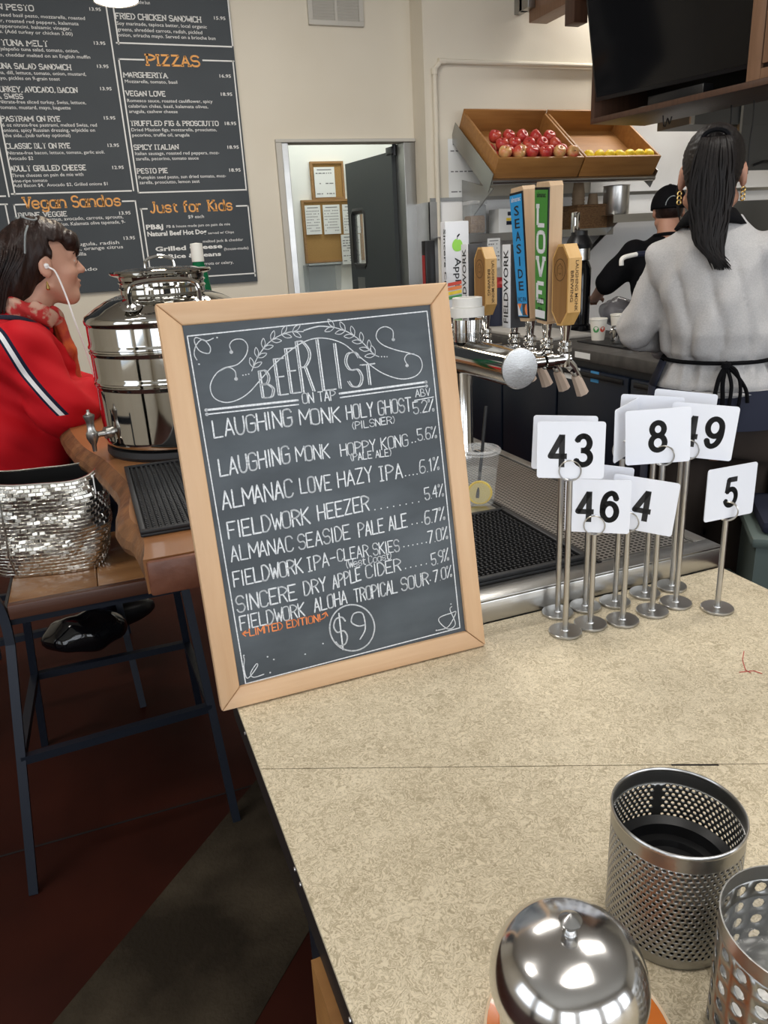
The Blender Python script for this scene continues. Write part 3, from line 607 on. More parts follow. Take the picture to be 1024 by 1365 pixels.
MB().bx(-.055, -.001, 5.02, 5.199, .07, .34, .003).bx(-.055, .15, 5.101, 5.13, .07, .34).build('bracket', M_steelv, t)
bp = PY(768, 33, 4.6); t = tag(MB().bx(-.05, .05, -.05, .05, 0, .5, .003).build('hanger_block', M_walnut, None, (bp.x, bp.y, bp.z)), 'short brown hanger block beside the television', 'beam')

# ================================================================== FRUIT SHELF
sA, sB = PY(605, 173, YK-.02), None
SHX0 = PY(605, 173, YK-.02).x; zb = PY(605, 173, YK-.02).z
# front lip point: same X as the back corner, found along the ray of the front left corner
fl_ = PX(655, 241, SHX0+.0)
yf, zf = fl_.y, fl_.z
sx1 = PY(872, 231, yf).x
tilt = math.atan2(zb-zf, (YK-.02)-yf); slen = math.hypot(zb-zf, (YK-.02)-yf)
sh = thing('fruit_shelf', 'sloped steel wall shelf holding the two fruit crates', 'shelf', (SHX0, yf, zf))
sh.rotation_euler = (tilt, 0, 0)
SW = sx1-SHX0
MB().bx(0, SW, 0, slen, 0, .006).build('tray', M_steelv, sh, smooth=False)
MB().tube([(0, -.006, -.006), (SW, -.006, -.006)], .018, 10).build('front_roll', M_steel, sh)
MB().bx(-.004, 0, -.01, slen, -.075, .05).build('side_flange', M_steelv, sh, smooth=False)
MB().bx(SW, SW+.004, -.01, slen, -.075, .05).build('side_flange', M_steelv, sh, smooth=False)
bk = thing('shelf_bracket', 'grey steel bracket under the left end of the fruit shelf', 'bracket', (SHX0+.06, YK-.0205, zf-.28))
MB().prism([(0, 0), (0, .33), (yf-YK+.10, .24)], -.004, .004, 'yz').build('plate', M_steelv, bk, smooth=False)
ob = [sh]
def crate(x0, x1, label):
    t = thing('fruit_crate', label, 'crate', (0, 0, 0), group=None)
    t.parent = None
    Ms = Matrix.Translation((SHX0, yf, zf)) @ Matrix.Rotation(tilt, 4, 'X')
    t.matrix_world = Ms @ Matrix.Translation((x0, .012, .0065)); w_ = x1-x0; dp = slen-.05; h_ = .135; e = .016
    MB().bx(e, w_-e, e, dp-e, 0, .010).build('base_board', M_crate, t, smooth=False)
    for a in ((0, w_, 0, e, 0, h_), (0, w_, dp-e, dp, 0, h_+.02), (0, e, e, dp-e, 0, h_), (w_-e, w_, e, dp-e, 0, h_)): MB().bx(*a, bevel=.002).build('side_board', M_crate, t)
    return t, w_, dp
Msh = Matrix.Translation((SHX0, yf, zf)) @ Matrix.Rotation(tilt, 4, 'X')
cwid = (SW-.03)/2
c1, cw, cd = crate(.015, .015+cwid*1.02, 'open pine crate full of red apples'); c2, _, _ = crate(.015+cwid*1.04, SW-.005, 'open pine crate with a few lemons')
apple_prof = [(0, -.026), (.012, -.033), (.024, -.028), (.035, -.008), (.037, .010), (.030, .027), (.016, .032), (.006, .026), (0, .022)]
apple_prof = [(a*1.15, b*1.15) for a, b in apple_prof]
ap_r = MB().lathe(apple_prof, 14).mesh('skin', M_red_apple, True, 80); ap_b = MB().lathe(apple_prof, 14).mesh('skin', M_blush_apple, True, 80)
stem = MB().tube([(0, 0, .022), (.002, 0, .032), (.005, 0, .040)], .0018, 5).mesh('stem', M_stem)
i = 0
for row, (yy, n, zz) in enumerate(((.062, 6, .052), (.154, 6, .052), (.246, 6, .052), (.108, 5, .118), (.200, 5, .118), (.056, 6, .140), (.292, 5, .118))):
    for k in range(n):
        if yy > cd-.05: continue
        x = .066+(cw-.132)*(k+(0, 0, 0, .5, .5, 0, .5)[row])/5; x = min(max(x, .064), cw-.064)+random.uniform(-.004, .004)
        red = random.random() < (.92 if row != 5 else .5) and not (row == 5 and k > 3)
        t = thing('apple', 'red apple piled in the left fruit crate' if red else 'yellow blushed apple piled in the left fruit crate', 'apple', group='red apples in the crate' if red else 'blushed apples in the crate')
        t.matrix_world = Msh @ Matrix.Translation((.015+x, .012+yy+random.uniform(-.006, .006), .0065+zz)) @ Matrix.Rotation(random.uniform(0, 6.3), 4, 'Z') @ Matrix.Rotation(random.uniform(-.9, .9), 4, 'X')
        inst('skin', ap_r if red else ap_b, t); inst('stem', stem, t)
lem_prof = [(0, -.042), (.006, -.040), (.012, -.034), (.024, -.022), (.030, 0), (.024, .022), (.012, .034), (.006, .040), (0, .043)]
lem_prof = [(a*1.15, b*1.15) for a, b in lem_prof]
lem = MB().lathe(lem_prof, 14).mesh('lemon', M_lemon, True, 80)
for k in range(20):
    row = 0 if k < 7 else (1 if k < 14 else 2); kk = k-(0, 7, 14)[row]; x = .066+(cw-.132)*((kk/6.2) if row < 2 else (.30+kk/8.5)); yy = (.055, .062, .13)[row]; zl = (.046, .112, .060)[row]
    o = inst('lemon', lem); o.matrix_world = Msh @ Matrix.Translation((.015+cwid*1.04+min(x, cw-.064), .012+yy+random.uniform(-.004, .004), .0065+zl)) @ Matrix.Rotation(random.uniform(0, 6.3), 4, 'Z') @ Matrix.Rotation(R(80), 4, 'X')
    tag(o, 'yellow lemon lying in the right fruit crate', 'lemon', 'lemons in the crate')
sheet(597, 185, 640, 264, YK-.003, 'faint printed notice on the wall under the fruit shelf', 3)

# ================================================================== KITCHEN LINE
# hood on the right
t = thing('exhaust_hood', 'dark steel exhaust hood at the right of the kitchen', 'hood', (0, 0, 0))
hz = PY(1010, 227, 4.3).z; hx0 = PY(922, 120, 4.3).x
MB().bx(hx0, 6.0, 4.3, 4.6, hz+.28, 3.2).prism([(4.3, hz), (4.3, hz+.279), (4.6, hz+.279), (4.6, hz+.1)], hx0+.42, 6.0, 'yz').build('canopy', M_hood, t, smooth=False)
MB().bx(hx0, hx0+.03, 4.285, 4.299, hz+.28, 3.2).bx(hx0+.40, hx0+.419, 4.28, 4.3, hz, 3.2).build('edge_strip', M_steelv, t, smooth=False)
MB().tube([(hx0+.55, 4.28, hz+.03), (hx0+.60, 4.25, hz+.05), (hx0+.68, 4.25, hz+.05), (hx0+.70, 4.28, hz+.04)], .008, 6).build('handle', M_black, t)
# range below the hood
t = thing('cooking_range', 'steel cooking range below the exhaust hood', 'stove', (4.1, 4.45, 0))
MB().bx(0, 1.6, 0, .70, 0, .92, .006).build('body', M_steelv, t)
MB().bx(.35, 1.5, .45, .70, .921, PY(985, 268, 4.95).z, .004).build('back_riser', M_hood, t)
for k in range(3): MB().lathe([(0, .03), (.03, .03), (.034, 0)], 14, (.3+.3*k, -.001, .83), Matrix.Rotation(R(90), 3, 'X')).build('knob', M_black, t)
# shelves on the kitchen wall
z1 = PY(660, 311, 4.9).z; x0 = PY(606, 320, 4.9).x; x1 = PY(815, 312, 4.9).x
t = thing('wall_shelf', 'long steel wall shelf under the fruit shelf', 'shelf', (x0, 4.88, z1))
MB().bx(0, x1-x0, 0, .30, -.004, 0).bx(0, x1-x0, 0, .006, -.05, -.004).build('board', M_steelv, t, smooth=False)
for xx in (.12, .75, x1-x0-.1): MB().prism([(.02, -.051), (.299, -.24), (.299, -.0045), (.02, -.0045)], xx-.003, xx+.003, 'yz').build('bracket', M_steelv, t, smooth=False)
z2 = PY(860, 284, 4.75).z; x2 = PY(818, 290, 4.75).x; x3 = PY(940, 290, 4.75).x
t = thing('upper_pass_shelf', 'short steel shelf with a pot beside the capped worker', 'shelf', (x2, 4.75, z2))
MB().bx(0, x3-x2, 0, .42, -.004, 0).bx(0, x3-x2, 0, .006, -.055, -.004).build('board', M_steel, t, smooth=False)
for xx in (.05, x3-x2-.06): MB().prism([(.02, -.056), (.42, -.3), (.42, -.0045), (.02, -.0045)], xx-.003, xx+.003, 'yz').build('bracket', M_steelv, t, smooth=False)
# grain jar
p = PY(633, 311, 4.98); t = thing('grain_jar', 'clear square jar of grain on the long wall shelf', 'jar', (p.x, 4.98, z1+.001)); wj = .062; hj = .19
MB().bx(-wj, wj, -.06, .06, 0, hj, .012).build('jar', M_fog, t)
MB().bx(-wj+.006, wj-.006, -.054, .054, .006, .12, .012).build('grain', M_grain, t)
MB().bx(-wj-.004, wj+.004, -.064, .064, hj+.0005, hj+.025, .006).build('lid', M_clearrim, t)
# carton
p = PY(681, 305, 4.98); t = thing('carton', 'white carton with a blue and yellow label on the long wall shelf', 'carton', (p.x+.02, 4.98, z1+.001))
MB().bx(-.15, .15, -.06, .08, 0, .155, .002).build('box', M_paper, t)
MB().bx(-.08, .04, -.0615, -.0605, .11, .135).build('label_band', M_binnavy, t, smooth=False)
MB().bx(-.09, .05, -.0615, -.0605, .05, .075).build('label_band', M_navycl, t, smooth=False)
MB().bx(-.09, .05, -.0615, -.0605, .077, .095).build('label_band', M_lemon, t, smooth=False)
sheet(650, 318, 667, 356, 4.875, 'printed order sheet hanging from the long wall shelf', 6)
# wicker basket with cups on the long shelf
p = PY(790, 312, 4.96); bxx = p.x; t = thing('wicker_basket', 'brown wicker basket of paper cups on the long wall shelf', 'basket', (bxx-.03, 4.97, z1+.001))
MB().bx(-.16, .16, -.085, .10, 0, .012).bx(-.16, .16, -.085, -.07, .012, .15, .005).bx(-.16, .16, .085, .10, .012, .15, .005).bx(-.16, -.145, -.07, .085, .012, .15, .005).bx(.145, .16, -.07, .085, .012, .15, .005).build('weave', M_wicker, t)
MB().tube([(-.16, -.085, .152), (.16, -.085, .152), (.16, .1, .152), (-.16, .1, .152)], .009, 8, closed=True).build('rim', M_wicker, t)
def cup_mesh(r0, r1, h, m, nm='cup'):
    return MB().lathe([(0, .004), (r0-.003, .004), (r1-.003, h-.002), (r1+.002, h), (r1+.003, h-.006), (r1, h-.008), (r0, 0), (0, 0)], 20).mesh(nm, m)
kc = cup_mesh(.030, .044, .11, M_kraft)
for (dx, n, lb) in ((-.085, 11, 'kraft paper cup in the tall stack in the wicker basket'), (.04, 6, 'kraft paper cup in the short stack in the wicker basket')):
    for k in range(n):
        o = inst('paper_cup', kc, None, (bxx-.03+dx, 4.985, z1+.016+(.11 if True else 0)+k*.022), (math.pi, 0, 0)); tag(o, lb, 'cup', 'stacked cups in the wicker basket')
# steel pot
p = PY(823, 283, 4.87); t = thing('steel_pot', 'tall steel pot on the short shelf', 'pot', (p.x, 4.89, z2+.001))
MB().lathe([(0, 0), (.088, 0), (.092, .01), (.092, .19), (.096, .196), (.089, .196), (.087, .01), (0, .008)], 28).build('pot', M_steel, t)
# back worktop with fridges
WX = 2.35
t = thing('prep_fridge', 'black undercounter fridge with a dark worktop', 'fridge', (WX, 2.3, 0))
MB().bx(0, .60, 0, 2.45, .84, C, .006).build('worktop', M_worktop, t)
MB().bx(.03, .58, .02, 2.43, .08, .839).build('body', M_navy, t, smooth=False)
for k in range(4):
    y0 = .04+k*.60; d = MB().bx(.005, .0295, y0, y0+.58, .12, .80, .006).build('door', M_navy, t)
    MB().bx(-.004, .0045, y0+.03, y0+.55, .765, .79, .003).build('handle', M_black, d)
def on_x(x, y, X): p = PX(x, y, X); return p
for (x0, y0, x1, y1, m, nm) in ((767, 465, 787, 473, M_paper, 'name_strip'),):
    a, b = PX(x0, y0, WX), PX(x1, y1, WX); MB().bx(-.0015, -.0002, min(a.y, b.y)-2.3, max(a.y, b.y)-2.3, .855, .885).build(nm, m, t, smooth=False)
for (x0, y0, x1, y1, m) in ((752, 487, 772, 508, M_paper), (787, 494, 797, 511, M_sticker)):
    a, b = PX(x0, y0, WX), PX(x1, y1, WX); MB().bx(.0035, .0048, min(a.y, b.y)-2.3, max(a.y, b.y)-2.3, min(a.z, b.z), max(a.z, b.z)).build('sticker', m, t, smooth=False)
p = PZ(700, 442, C+.02)
tag(MB().bx(0, .33, -.46, .46, 0, .02, .006).build('cutting_board', M_cutboard, None, (2.37, 4.145, C+.0005)), 'pale grey cutting board on the dark worktop', 'board')
# airpot
p = PZ(768, 441, C); t = thing('coffee_airpot', 'tall black coffee airpot with steel collar on the worktop', 'dispenser', (p.x+.02, 4.03, C+.001)); q = 4.1/1010
MB().lathe([(0, 0), (.085, 0), (.085, .03), (.073, .04), (.076, .36), (.062, .40), (.055, .405), (0, .405)], 28).build('body', M_blackgloss, t)
MB().lathe([(.055, .406), (.066, .41), (.066, .475), (.058, .478), (.055, .478)], 28).build('collar', M_steel, t)
MB().lathe([(0, .479), (.075, .479), (.078, .50), (.065, .53), (.05, .55), (.048, .575), (0, .58)], 28).build('lid', M_black, t)
MB().bx(-.05, -.01, -.02, .02, .565, .68, .008).build('pump_handle', M_chrome, t)
# navy bin with red lid
p = PZ(655, 447, C+.02); t = thing('navy_canister', 'navy canister with a red lid on the cutting board', 'canister', (2.52, 4.50, C+.021))
MB().lathe([(0, 0), (.058, 0), (.062, .01), (.064, .24), (0, .24)], 24).build('body', M_binnavy, t)
MB().lathe([(.068, .241), (.068, .262), (.05, .28), (.05, .30), (0, .305)], 24).build('lid', M_redlid, t)
# cups and pitchers on a black mat
a = PZ(776, 456, C); tag(MB().bx(0, .20, -.52, .0, 0, .008, .003).build('bar_mat', M_rubber, None, (a.x-.02, a.y+.02, C+.0005)), 'black rubber mat under the milk pitchers', 'mat')
pc = cup_mesh(.033, .045, .115, M_cupw)
for (x, y, lb, logo) in ((796, 454, 'pale paper cup with green and red dots on the worktop', 1), (823, 447, 'plain pale paper cup behind the milk pitchers', 0)):
    p = PZ(x, y, C+.01); t = thing('paper_cup', lb, 'cup', (p.x+.02, p.y+.02, C+.0095)); inst('cup', pc, t)
    if logo:
        dirv = Vector((-p.x, -p.y, 0)).normalized(); 
        for (aa, zz, rr, m) in ((-.30, .06, .017, M_logogreen), (.60, .06, .015, M_logored)):
            g = MB(); base = math.atan2(dirv.y, dirv.x)+aa
            vs_ = []; 
            for q in range(12):
                u, v = rr*math.cos(q*math.pi/6), rr*math.sin(q*math.pi/6); rad = .0335+.012*(zz+v)/.115+.0008; an = base+u/rad; vs_.append((rad*math.cos(an), rad*math.sin(an), zz+v))
            g.add(vs_, [tuple(range(12))]); g.build('logo_dot', m, t, smooth=False)
pit = [(0, .003), (.030, .003), (.033, .02), (.030, .07), (.031, .085), (.033, .088), (.030, .088), (.029, .07), (.032, .02), (0, .006)]
for (x, y, lb) in ((826, 458, 'steel milk pitcher next to the pale paper cup'), (842, 463, 'steel milk pitcher nearest the grey sleeve')):
    p = PZ(x, y, C+.01); t = thing('milk_pitcher', lb, 'pitcher', (p.x, p.y+.02, C+.0095), R(200), 'milk pitchers')
    MB().lathe(pit, 24).build('body', M_chrome, t)
    MB().tube(catmull([(.031, 0, .075), (.05, 0, .08), (.058, 0, .06), (.05, 0, .025), (.033, 0, .02)], 5), .005, 8, flat=1.6).build('handle', M_chrome, t)
# wrapped bread on the worktop behind the airpot
for (x, y, s_, lb) in ((795, 420, 1.0, 'clear bag of dark bread under the worker\'s forearm'), (822, 424, .9, 'blue printed bag of bread beside the grey sleeve')):
    p = PZ(x, y+10, C+.01); t = thing('bread_bag', lb, 'bag', (p.x+.02, 4.02 if s_ == 1 else 3.70, C+.002), R(-35))
    sdf_build('loaf', lambda P: ell(P, (0, 0, .085), (.10*s_, .085*s_, .078))+.004*np.sin(P[:, 0]*60), (-.14, -.12, -.01), (.14, .12, .19), .009, M_bread, t)
    sdf_build('wrapper', lambda P: ell(P, (0, 0, .088), (.12*s_, .10*s_, .085))+.008*np.sin(P[:, 0]*45+P[:, 2]*30)*np.cos(P[:, 1]*50), (-.16, -.14, -.01), (.16, .14, .21), .009, M_wrapplastic, t)
# white faucet pipe with blue grip in the kitchen
p = PX(829, 345, 2.9)
t = thing('spray_faucet', 'white bent spout with a navy grip beside the capped worker', 'faucet', tuple(PY(829, 345, 3.15)))
MB().tube(catmull([(0, 0, -.03), (0, 0, -.005), (.015, 0, .006), (.05, .0, .012), (.085, 0, .016)], 5), .011, 10).build('spout', M_tape, t)
MB().tube([(.0855, 0, .016), (.26, .03, .02)], .0125, 10).build('grip', M_binnavy, t)
MB().tube([(.26, .03, .02), (.30, .05, -.10), (.30, .05, C-tuple(PY(829, 345, 3.15))[2]+.001)], .012, 10).build('riser', M_steelv, t)

# ================================================================== BAR COUNTER
X0, X1, Y1 = .102, .949, .915
sl_, sr_ = PZ(345, 1025, C), PZ(1024, 1018, C); ds = (sr_-sl_); yR = sl_.y+ds.y/ds.x*(X1-sl_.x); yL = sl_.y+ds.y/ds.x*(X0-sl_.x)
t = thing('bar_counter', 'beige speckled laminate counter with dark edge', 'counter', (0, 0, 0))
gp = .0008
MB().prism([(X0, yL+gp), (X1, yR+gp), (X1, Y1), (X0, Y1)], C-.005, C).build('laminate_sheet', M_lam, t, smooth=False)
MB().prism([(X0, -.45), (X1, -.45), (X1, yR-gp), (X0, yL-gp)], C-.005, C).build('laminate_sheet', M_lam, t, smooth=False)
MB().bx(X0+.0005, X1-.0005, -.4495, Y1-.0005, C-.045, C-.0055).build('core_board', M_edge, t, smooth=False)
for (x, y) in ((323, 977), (388, 1158), (390, 1180), (466, 1357)):
    p = PZ(x, y, C-.012); MB().lathe([(0, .0015), (.0022, .001), (.0025, -.002)], 10, (X0+.0005, p.y, C-.014), Matrix.Rotation(R(-90), 3, 'Y')).build('screw', M_screw, t)
a, b = PZ(895, 1019.5, C), PZ(958, 1019.5, C); dn = Vector((-(b-a).y, (b-a).x, 0)).normalized()*.0016
MB().prism([tuple(q[:2]) for q in (a-dn, b-dn, b+dn*.6, a+dn*.6)], C+.00005, C+.0003).build('seam_chip', M_groove, t, smooth=False)
g = MB(); fmk = lambda x, y: PZ(x, y, C+.0004)
ribbon(g, [(992, 868), (990, 880), (994, 893), (1001, 897)], 1.2, fmk); ribbon(g, [(986, 896), (1005, 894), (1016, 898)], 1.2, fmk); g.build('pen_mark', M_stain, t, smooth=False)
struct_b = thing('counter_base', 'dark panelled base under the beige counter', 'cabinet', (0, 0, 0))
MB().bx(.17, .92, -.44, .90, .0, C-.046).build('panel', M_navy, struct_b, smooth=False)
struct_c = thing('back_bar_cabinet', 'dark cabinet under the stainless drip tray', 'cabinet', (0, 0, 0))
MB().bx(.44, .93, .917, 2.29, 0, C-.001).build('panel', M_navy, struct_c, smooth=False)
tl = PZ(429, 1288, .82); bl = PZ(408, 1420, .45)
t = thing('table_leg', 'tan wooden slanted leg below the counter edge', 'leg', (0, 0, 0))
MB().box((.112, .50, .42), (.035, .075, .86), Matrix.Rotation(R(4), 3, 'X')).build('post', M_crate, t, smooth=False)

# drip tray
t = thing('drip_tray', 'stainless drip tray set on the bar behind the number stands', 'tray', (0, 0, 0))
TX0, TY0, TY1, TZ = .44, .9165, 2.29, C+.04
MB().bx(TX0, X1, TY0, TY1, C, TZ-.004, .002).build('pan', M_steel, t)
MB().bx(TX0, X1, TY0, TY0+.035, TZ-.0038, TZ, .001).bx(.925, X1, TY0+.0352, TY1, TZ-.0038, TZ, .001).build('rim', M_steelv, t)
MB().bx(.735, .918, TY0+.045, 1.98, TZ-.0038, TZ-.001).build('perforated_grate', M_perf, t, smooth=False)
MB().bx(.719, .7235, TY0+.04, 1.98, TZ-.0038, TZ-.003).bx(.7275, .7335, TY0+.04, 1.98, TZ-.0038, TZ).build('divider_groove', M_edge, t, smooth=False)
# studded rubber mats
def rubber_mat(x0, x1, y0, y1, z, label, step, diag=False):
    t = thing('bar_mat', label, 'mat', ((x0+x1)/2, (y0+y1)/2, z)); a, b = (x1-x0)/2, (y1-y0)/2; e = .010
    MB().bx(-a, a, -b, b, 0, .006, .002).build('base', M_rubber, t)
    MB().bx(-a, a, -b, -b+e, .0061, .013, .002).bx(-a, a, b-e, b, .0061, .013, .002).bx(-a, -a+e, -b+e, b-e, .0061, .013, .002).bx(a-e, a, -b+e, b-e, .0061, .013, .002).build('raised_edge', M_rubber, t)
    g = MB(); nx = int((2*a-2*e)/step); ny = int((2*b-2*e)/step); r = step*.30
    for i in range(nx):
        for j in range(ny):
            cx = -a+e+step*(i+.5)+(step*.25 if diag and j % 2 else 0); cy = -b+e+step*(j+.5)
            g.add([(cx-r, cy-r, .006), (cx+r, cy-r, .006), (cx+r, cy+r, .006), (cx-r, cy+r, .006), (cx-r*.7, cy-r*.7, .012), (cx+r*.7, cy-r*.7, .012), (cx+r*.7, cy+r*.7, .012), (cx-r*.7, cy+r*.7, .012)], [(4, 5, 6, 7), (0, 1, 5, 4), (1, 2, 6, 5), (2, 3, 7, 6), (3, 0, 4, 7)])
    o = g.build('studs', M_rubber, t, smooth=False); o['kind'] = 'stuff'; return t
rubber_mat(.452, .716, .968, 1.252, TZ-.0035, 'black studded rubber mat on the drip tray behind the chalkboard', .0085, True)

# ================================================================== CHALKBOARD
LEAN = R(11); SX0, SX1 = .0815, .4605; SYB = .860
sg = thing('chalkboard_sign', 'beer list chalkboard in a pale maple frame standing on the counter', 'sign', ((SX0+SX1)/2, SYB, C+.001))
sg.rotation_euler = (-LEAN, 0, 0)
Msg = Matrix.Translation(((SX0+SX1)/2, SYB, C+.001)) @ Matrix.Rotation(-LEAN, 4, 'X'); Minv = Msg.inverted()
SGW, SGH, FRM = (SX1-SX0)/2, .508, .027
def bp_(x, y):     # photo pixel -> chalkboard local (x, z) on its front face
    o = Minv @ Vector(EYE); d = Minv.to_3x3() @ Vector(ray(x, y)); k = -o.y/d.y; p = o+d*k; return p.x, p.z
def zp(zx, zy): return bp_(200+zx/2.2756, 370+zy/2.2756)
def zb(zx, zy): return bp_(230+zx/2.6256, 410+zy/2.6256)
e = .0006
for pl_, m, nm in (([(-SGW, 0), (SGW, 0), (SGW-FRM, FRM), (-SGW+FRM, FRM)], M_maple, 'frame_rail'), ([(-SGW, SGH), (-SGW+FRM, SGH-FRM), (SGW-FRM, SGH-FRM), (SGW, SGH)], M_maple, 'frame_rail'),
                   ([(-SGW, 0), (-SGW+FRM, FRM), (-SGW+FRM, SGH-FRM), (-SGW, SGH)], M_maplev, 'frame_stile'), ([(SGW, 0), (SGW, SGH), (SGW-FRM, SGH-FRM), (SGW-FRM, FRM)], M_maplev, 'frame_stile')):
    cx = sum(p[0] for p in pl_)/4; cz = sum(p[1] for p in pl_)/4
    poly = [(cx+(p[0]-cx)*(1-.0012), cz+(p[1]-cz)*(1-.0012)) for p in pl_]
    bm = bmesh.new(); vsx = [bm.verts.new((p[0], y, p[1])) for y in (-.006, .014) for p in poly]
    n = 4; bm.faces.new(vsx[:4]); bm.faces.new(vsx[4:][::-1])
    for i in range(4): bm.faces.new((vsx[i], vsx[(i+1) % 4], vsx[4+(i+1) % 4], vsx[4+i]))
    bmesh.ops.recalc_face_normals(bm, faces=bm.faces); bmesh.ops.bevel(bm, geom=list(bm.edges), offset=.0022, segments=2, affect='EDGES', profile=.5)
    me = bpy.data.meshes.new(nm); bm.to_mesh(me); bm.free(); me.materials.append(m)
    for q in me.polygons: q.use_smooth = True
    me.set_sharp_from_angle(angle=R(40)); inst(nm, me, sg)
MB().bx(-SGW+FRM-.003, SGW-FRM+.003, .0, .010, FRM-.003, SGH-FRM+.003).build('slate_panel', M_slate, sg, smooth=False)
MB().box((0, .096, .225), (.06, .010, .43), Matrix.Rotation(R(22), 3, 'X')).build('easel_leg', M_maplev, sg, smooth=False)
fch = lambda x, y: Vector((x, -.0005, y))
def chalk_line(pts, wd=.0016, name='chalk_line', m=M_chalk, conv=zp, smooth=True):
    q = [conv(*p) for p in pts]
    if smooth and len(q) > 2: q = [tuple(v[:2]) for v in catmull([(a, b, 0) for a, b in q], 6)]
    g = MB(); ribbon(g, q, wd, fch); return g.build(name, m, sg, smooth=False)
def chalk(txt, x0, y0, x1, y1, h, wd=None, m=M_chalk, name='chalk_lettering', conv=zp, jit=.10):
    a = Vector(conv(x0, y0)); b = Vector(conv(x1, y1)); c = Vector(conv(x0, y0-h)); st, tot = layout(txt)
    hv = (c-a); hh = hv.y; wd = wd or max(.0014, hh*.098); g = MB(); dx = (b-a)
    for s_ in st:
        jx, jy = random.uniform(-jit, jit), random.uniform(-jit, jit); q = []
        for (u, v) in s_:
            uu = (u+jx)/tot; q.append((a.x+dx.x*uu+.02*hh*0+(v/6)*hh*.02, a.y+dx.y*uu+(v+jy)/6*hh))
        ribbon(g, q, wd*random.uniform(.9, 1.15), fch)
    return g.build(name, m, sg, smooth=False)
for q in (('LAUGHING', 195, 486, 432, 448, 52), ('MONK', 457, 447, 578, 438, 46), ('HOLY GHOST', 598, 430, 793, 404, 42), ('LAUGHING', 213, 604, 425, 560, 52), ('MONK', 445, 558, 545, 547, 44), ('HOPPY KONG', 580, 542, 783, 509, 36),
          ('ALMANAC', 222, 704, 435, 662, 54), ('LOVE', 458, 655, 550, 643, 46), ('HAZY', 572, 637, 675, 617, 46), ('|PA', 697, 618, 766, 606, 44), ('FIELDWORK', 240, 792, 485, 745, 50), ('HEEZER', 512, 737, 665, 705, 46),
          ('ALMANAC', 248, 861, 435, 828, 46), ('SEASIDE', 452, 824, 607, 791, 44), ('PALE ALE', 635, 787, 780, 756, 42), ('FIELDWORK', 256, 938, 464, 894, 46), ('|PA-', 480, 892, 563, 868, 42), ('CLEAR SKIES', 571, 861, 757, 829, 36),
          ('SINCERE', 266, 1015, 445, 975, 48), ('DRY', 469, 964, 535, 949, 42), ('APPLE', 556, 944, 640, 917, 40), ('CIDER', 657, 912, 761, 888, 38), ('FIELDWORK', 276, 1069, 470, 1026, 42), ('ALOHA', 500, 1014, 598, 987, 40),
          ('TROPICAL', 622, 985, 750, 955, 40), ('SOUR', 764, 950, 845, 930, 38), ('5.2%', 800, 414, 860, 404, 36), ('5.6%', 813, 494, 868, 485, 34), ('6.1%', 820, 594, 876, 581, 38), ('5.4%', 835, 674, 889, 661, 36), ('6.7%', 835, 749, 893, 732, 38),
          ('7.0%', 845, 806, 902, 791, 36), ('5.9%', 855, 874, 905, 856, 36), ('7.0%', 862, 924, 914, 906, 34), ('ON TAP', 464, 382, 563, 371, 30)): chalk(*q)
for q in (('(PILSNER)', 615, 461, 742, 441, 22), ('(PALE ALE)', 610, 556, 732, 540, 22), ('(West Coast)', 597, 882, 732, 852, 22), ('ABV', 806, 362, 850, 357, 22)): chalk(*q, wd=.0012)
chalk('LIMITED EDITION!', 303, 1087, 518, 1042, 22, .0015, M_chalko, 'orange_lettering')
chalk_line([(302, 1075), (280, 1080), (290, 1072)], .0015, 'orange_arrow', M_chalko, smooth=False); chalk_line([(280, 1080), (290, 1087)], .0015, 'orange_arrow', M_chalko)
chalk_line([(516, 1038), (530, 1030), (532, 1018)], .0015, 'orange_arrow', M_chalko); chalk_line([(523, 1022), (533, 1015), (539, 1026)], .0015, 'orange_arrow', M_chalko, smooth=False)
for (x0, y0, x1, y1, n) in ((795, 500, 805, 498, 2), (775, 601, 810, 596, 4), (682, 704, 815, 680, 8), (795, 748, 825, 742, 3), (770, 816, 838, 803, 6), (775, 882, 838, 868, 5), (850, 918, 850, 918, 1)):
    g = MB()
    for k in range(n):
        u = k/max(n-1, 1); ribbon(g, [zp(x0+(x1-x0)*u, y0+(y1-y0)*u)], .0019, fch)
    g.build('chalk_dots', M_chalk, sg, smooth=False)
chalk_line([(802, 373), (860, 362)], .0013)
for (q, wd) in (([(170, 402), (448, 372)], .0026), ([(172, 415), (450, 385)], .0016), ([(575, 352), (836, 317)], .0026), ([(577, 364), (838, 329)], .0016)):
    chalk_line(q, wd, 'chalk_rule'); 
for p in ((170, 402), (172, 415), (836, 317), (838, 329)): chalk_line([p, (p[0]+1, p[1])], .0042, 'chalk_dot', smooth=False)
for q in ([(113, 178), (840, 102)], [(840, 102), (888, 560), (940, 1062)], [(940, 1062), (290, 1232)], [(290, 1232), (113, 178)]): chalk_line(q, .0015, 'chalk_border')
# banner ornament
chalk_line([(205, 150), (200, 130), (215, 113), (245, 112), (263, 135), (255, 170), (225, 200), (180, 212), (150, 235), (132, 275), (145, 315), (185, 332), (230, 322), (270, 295), (310, 250), (350, 205), (400, 160), (450, 125), (500, 108), (550, 110), (600, 128), (640, 160), (690, 200), (740, 232), (800, 250), (850, 240), (873, 210), (865, 175), (830, 160), (780, 148), (735, 130), (713, 105), (720, 78), (745, 67), (770, 80), (772, 108)], .0013, 'chalk_scroll', conv=zb)
chalk_line([(222, 245), (218, 222), (195, 209), (165, 222)], .0013, 'chalk_scroll', conv=zb); chalk_line([(820, 198), (812, 180), (822, 164), (845, 162)], .0013, 'chalk_scroll', conv=zb)
for p in ((205, 156), (222, 250), (772, 112), (820, 203)): chalk_line([p, (p[0]+1, p[1])], .0044, 'chalk_dot', conv=zb, smooth=False)
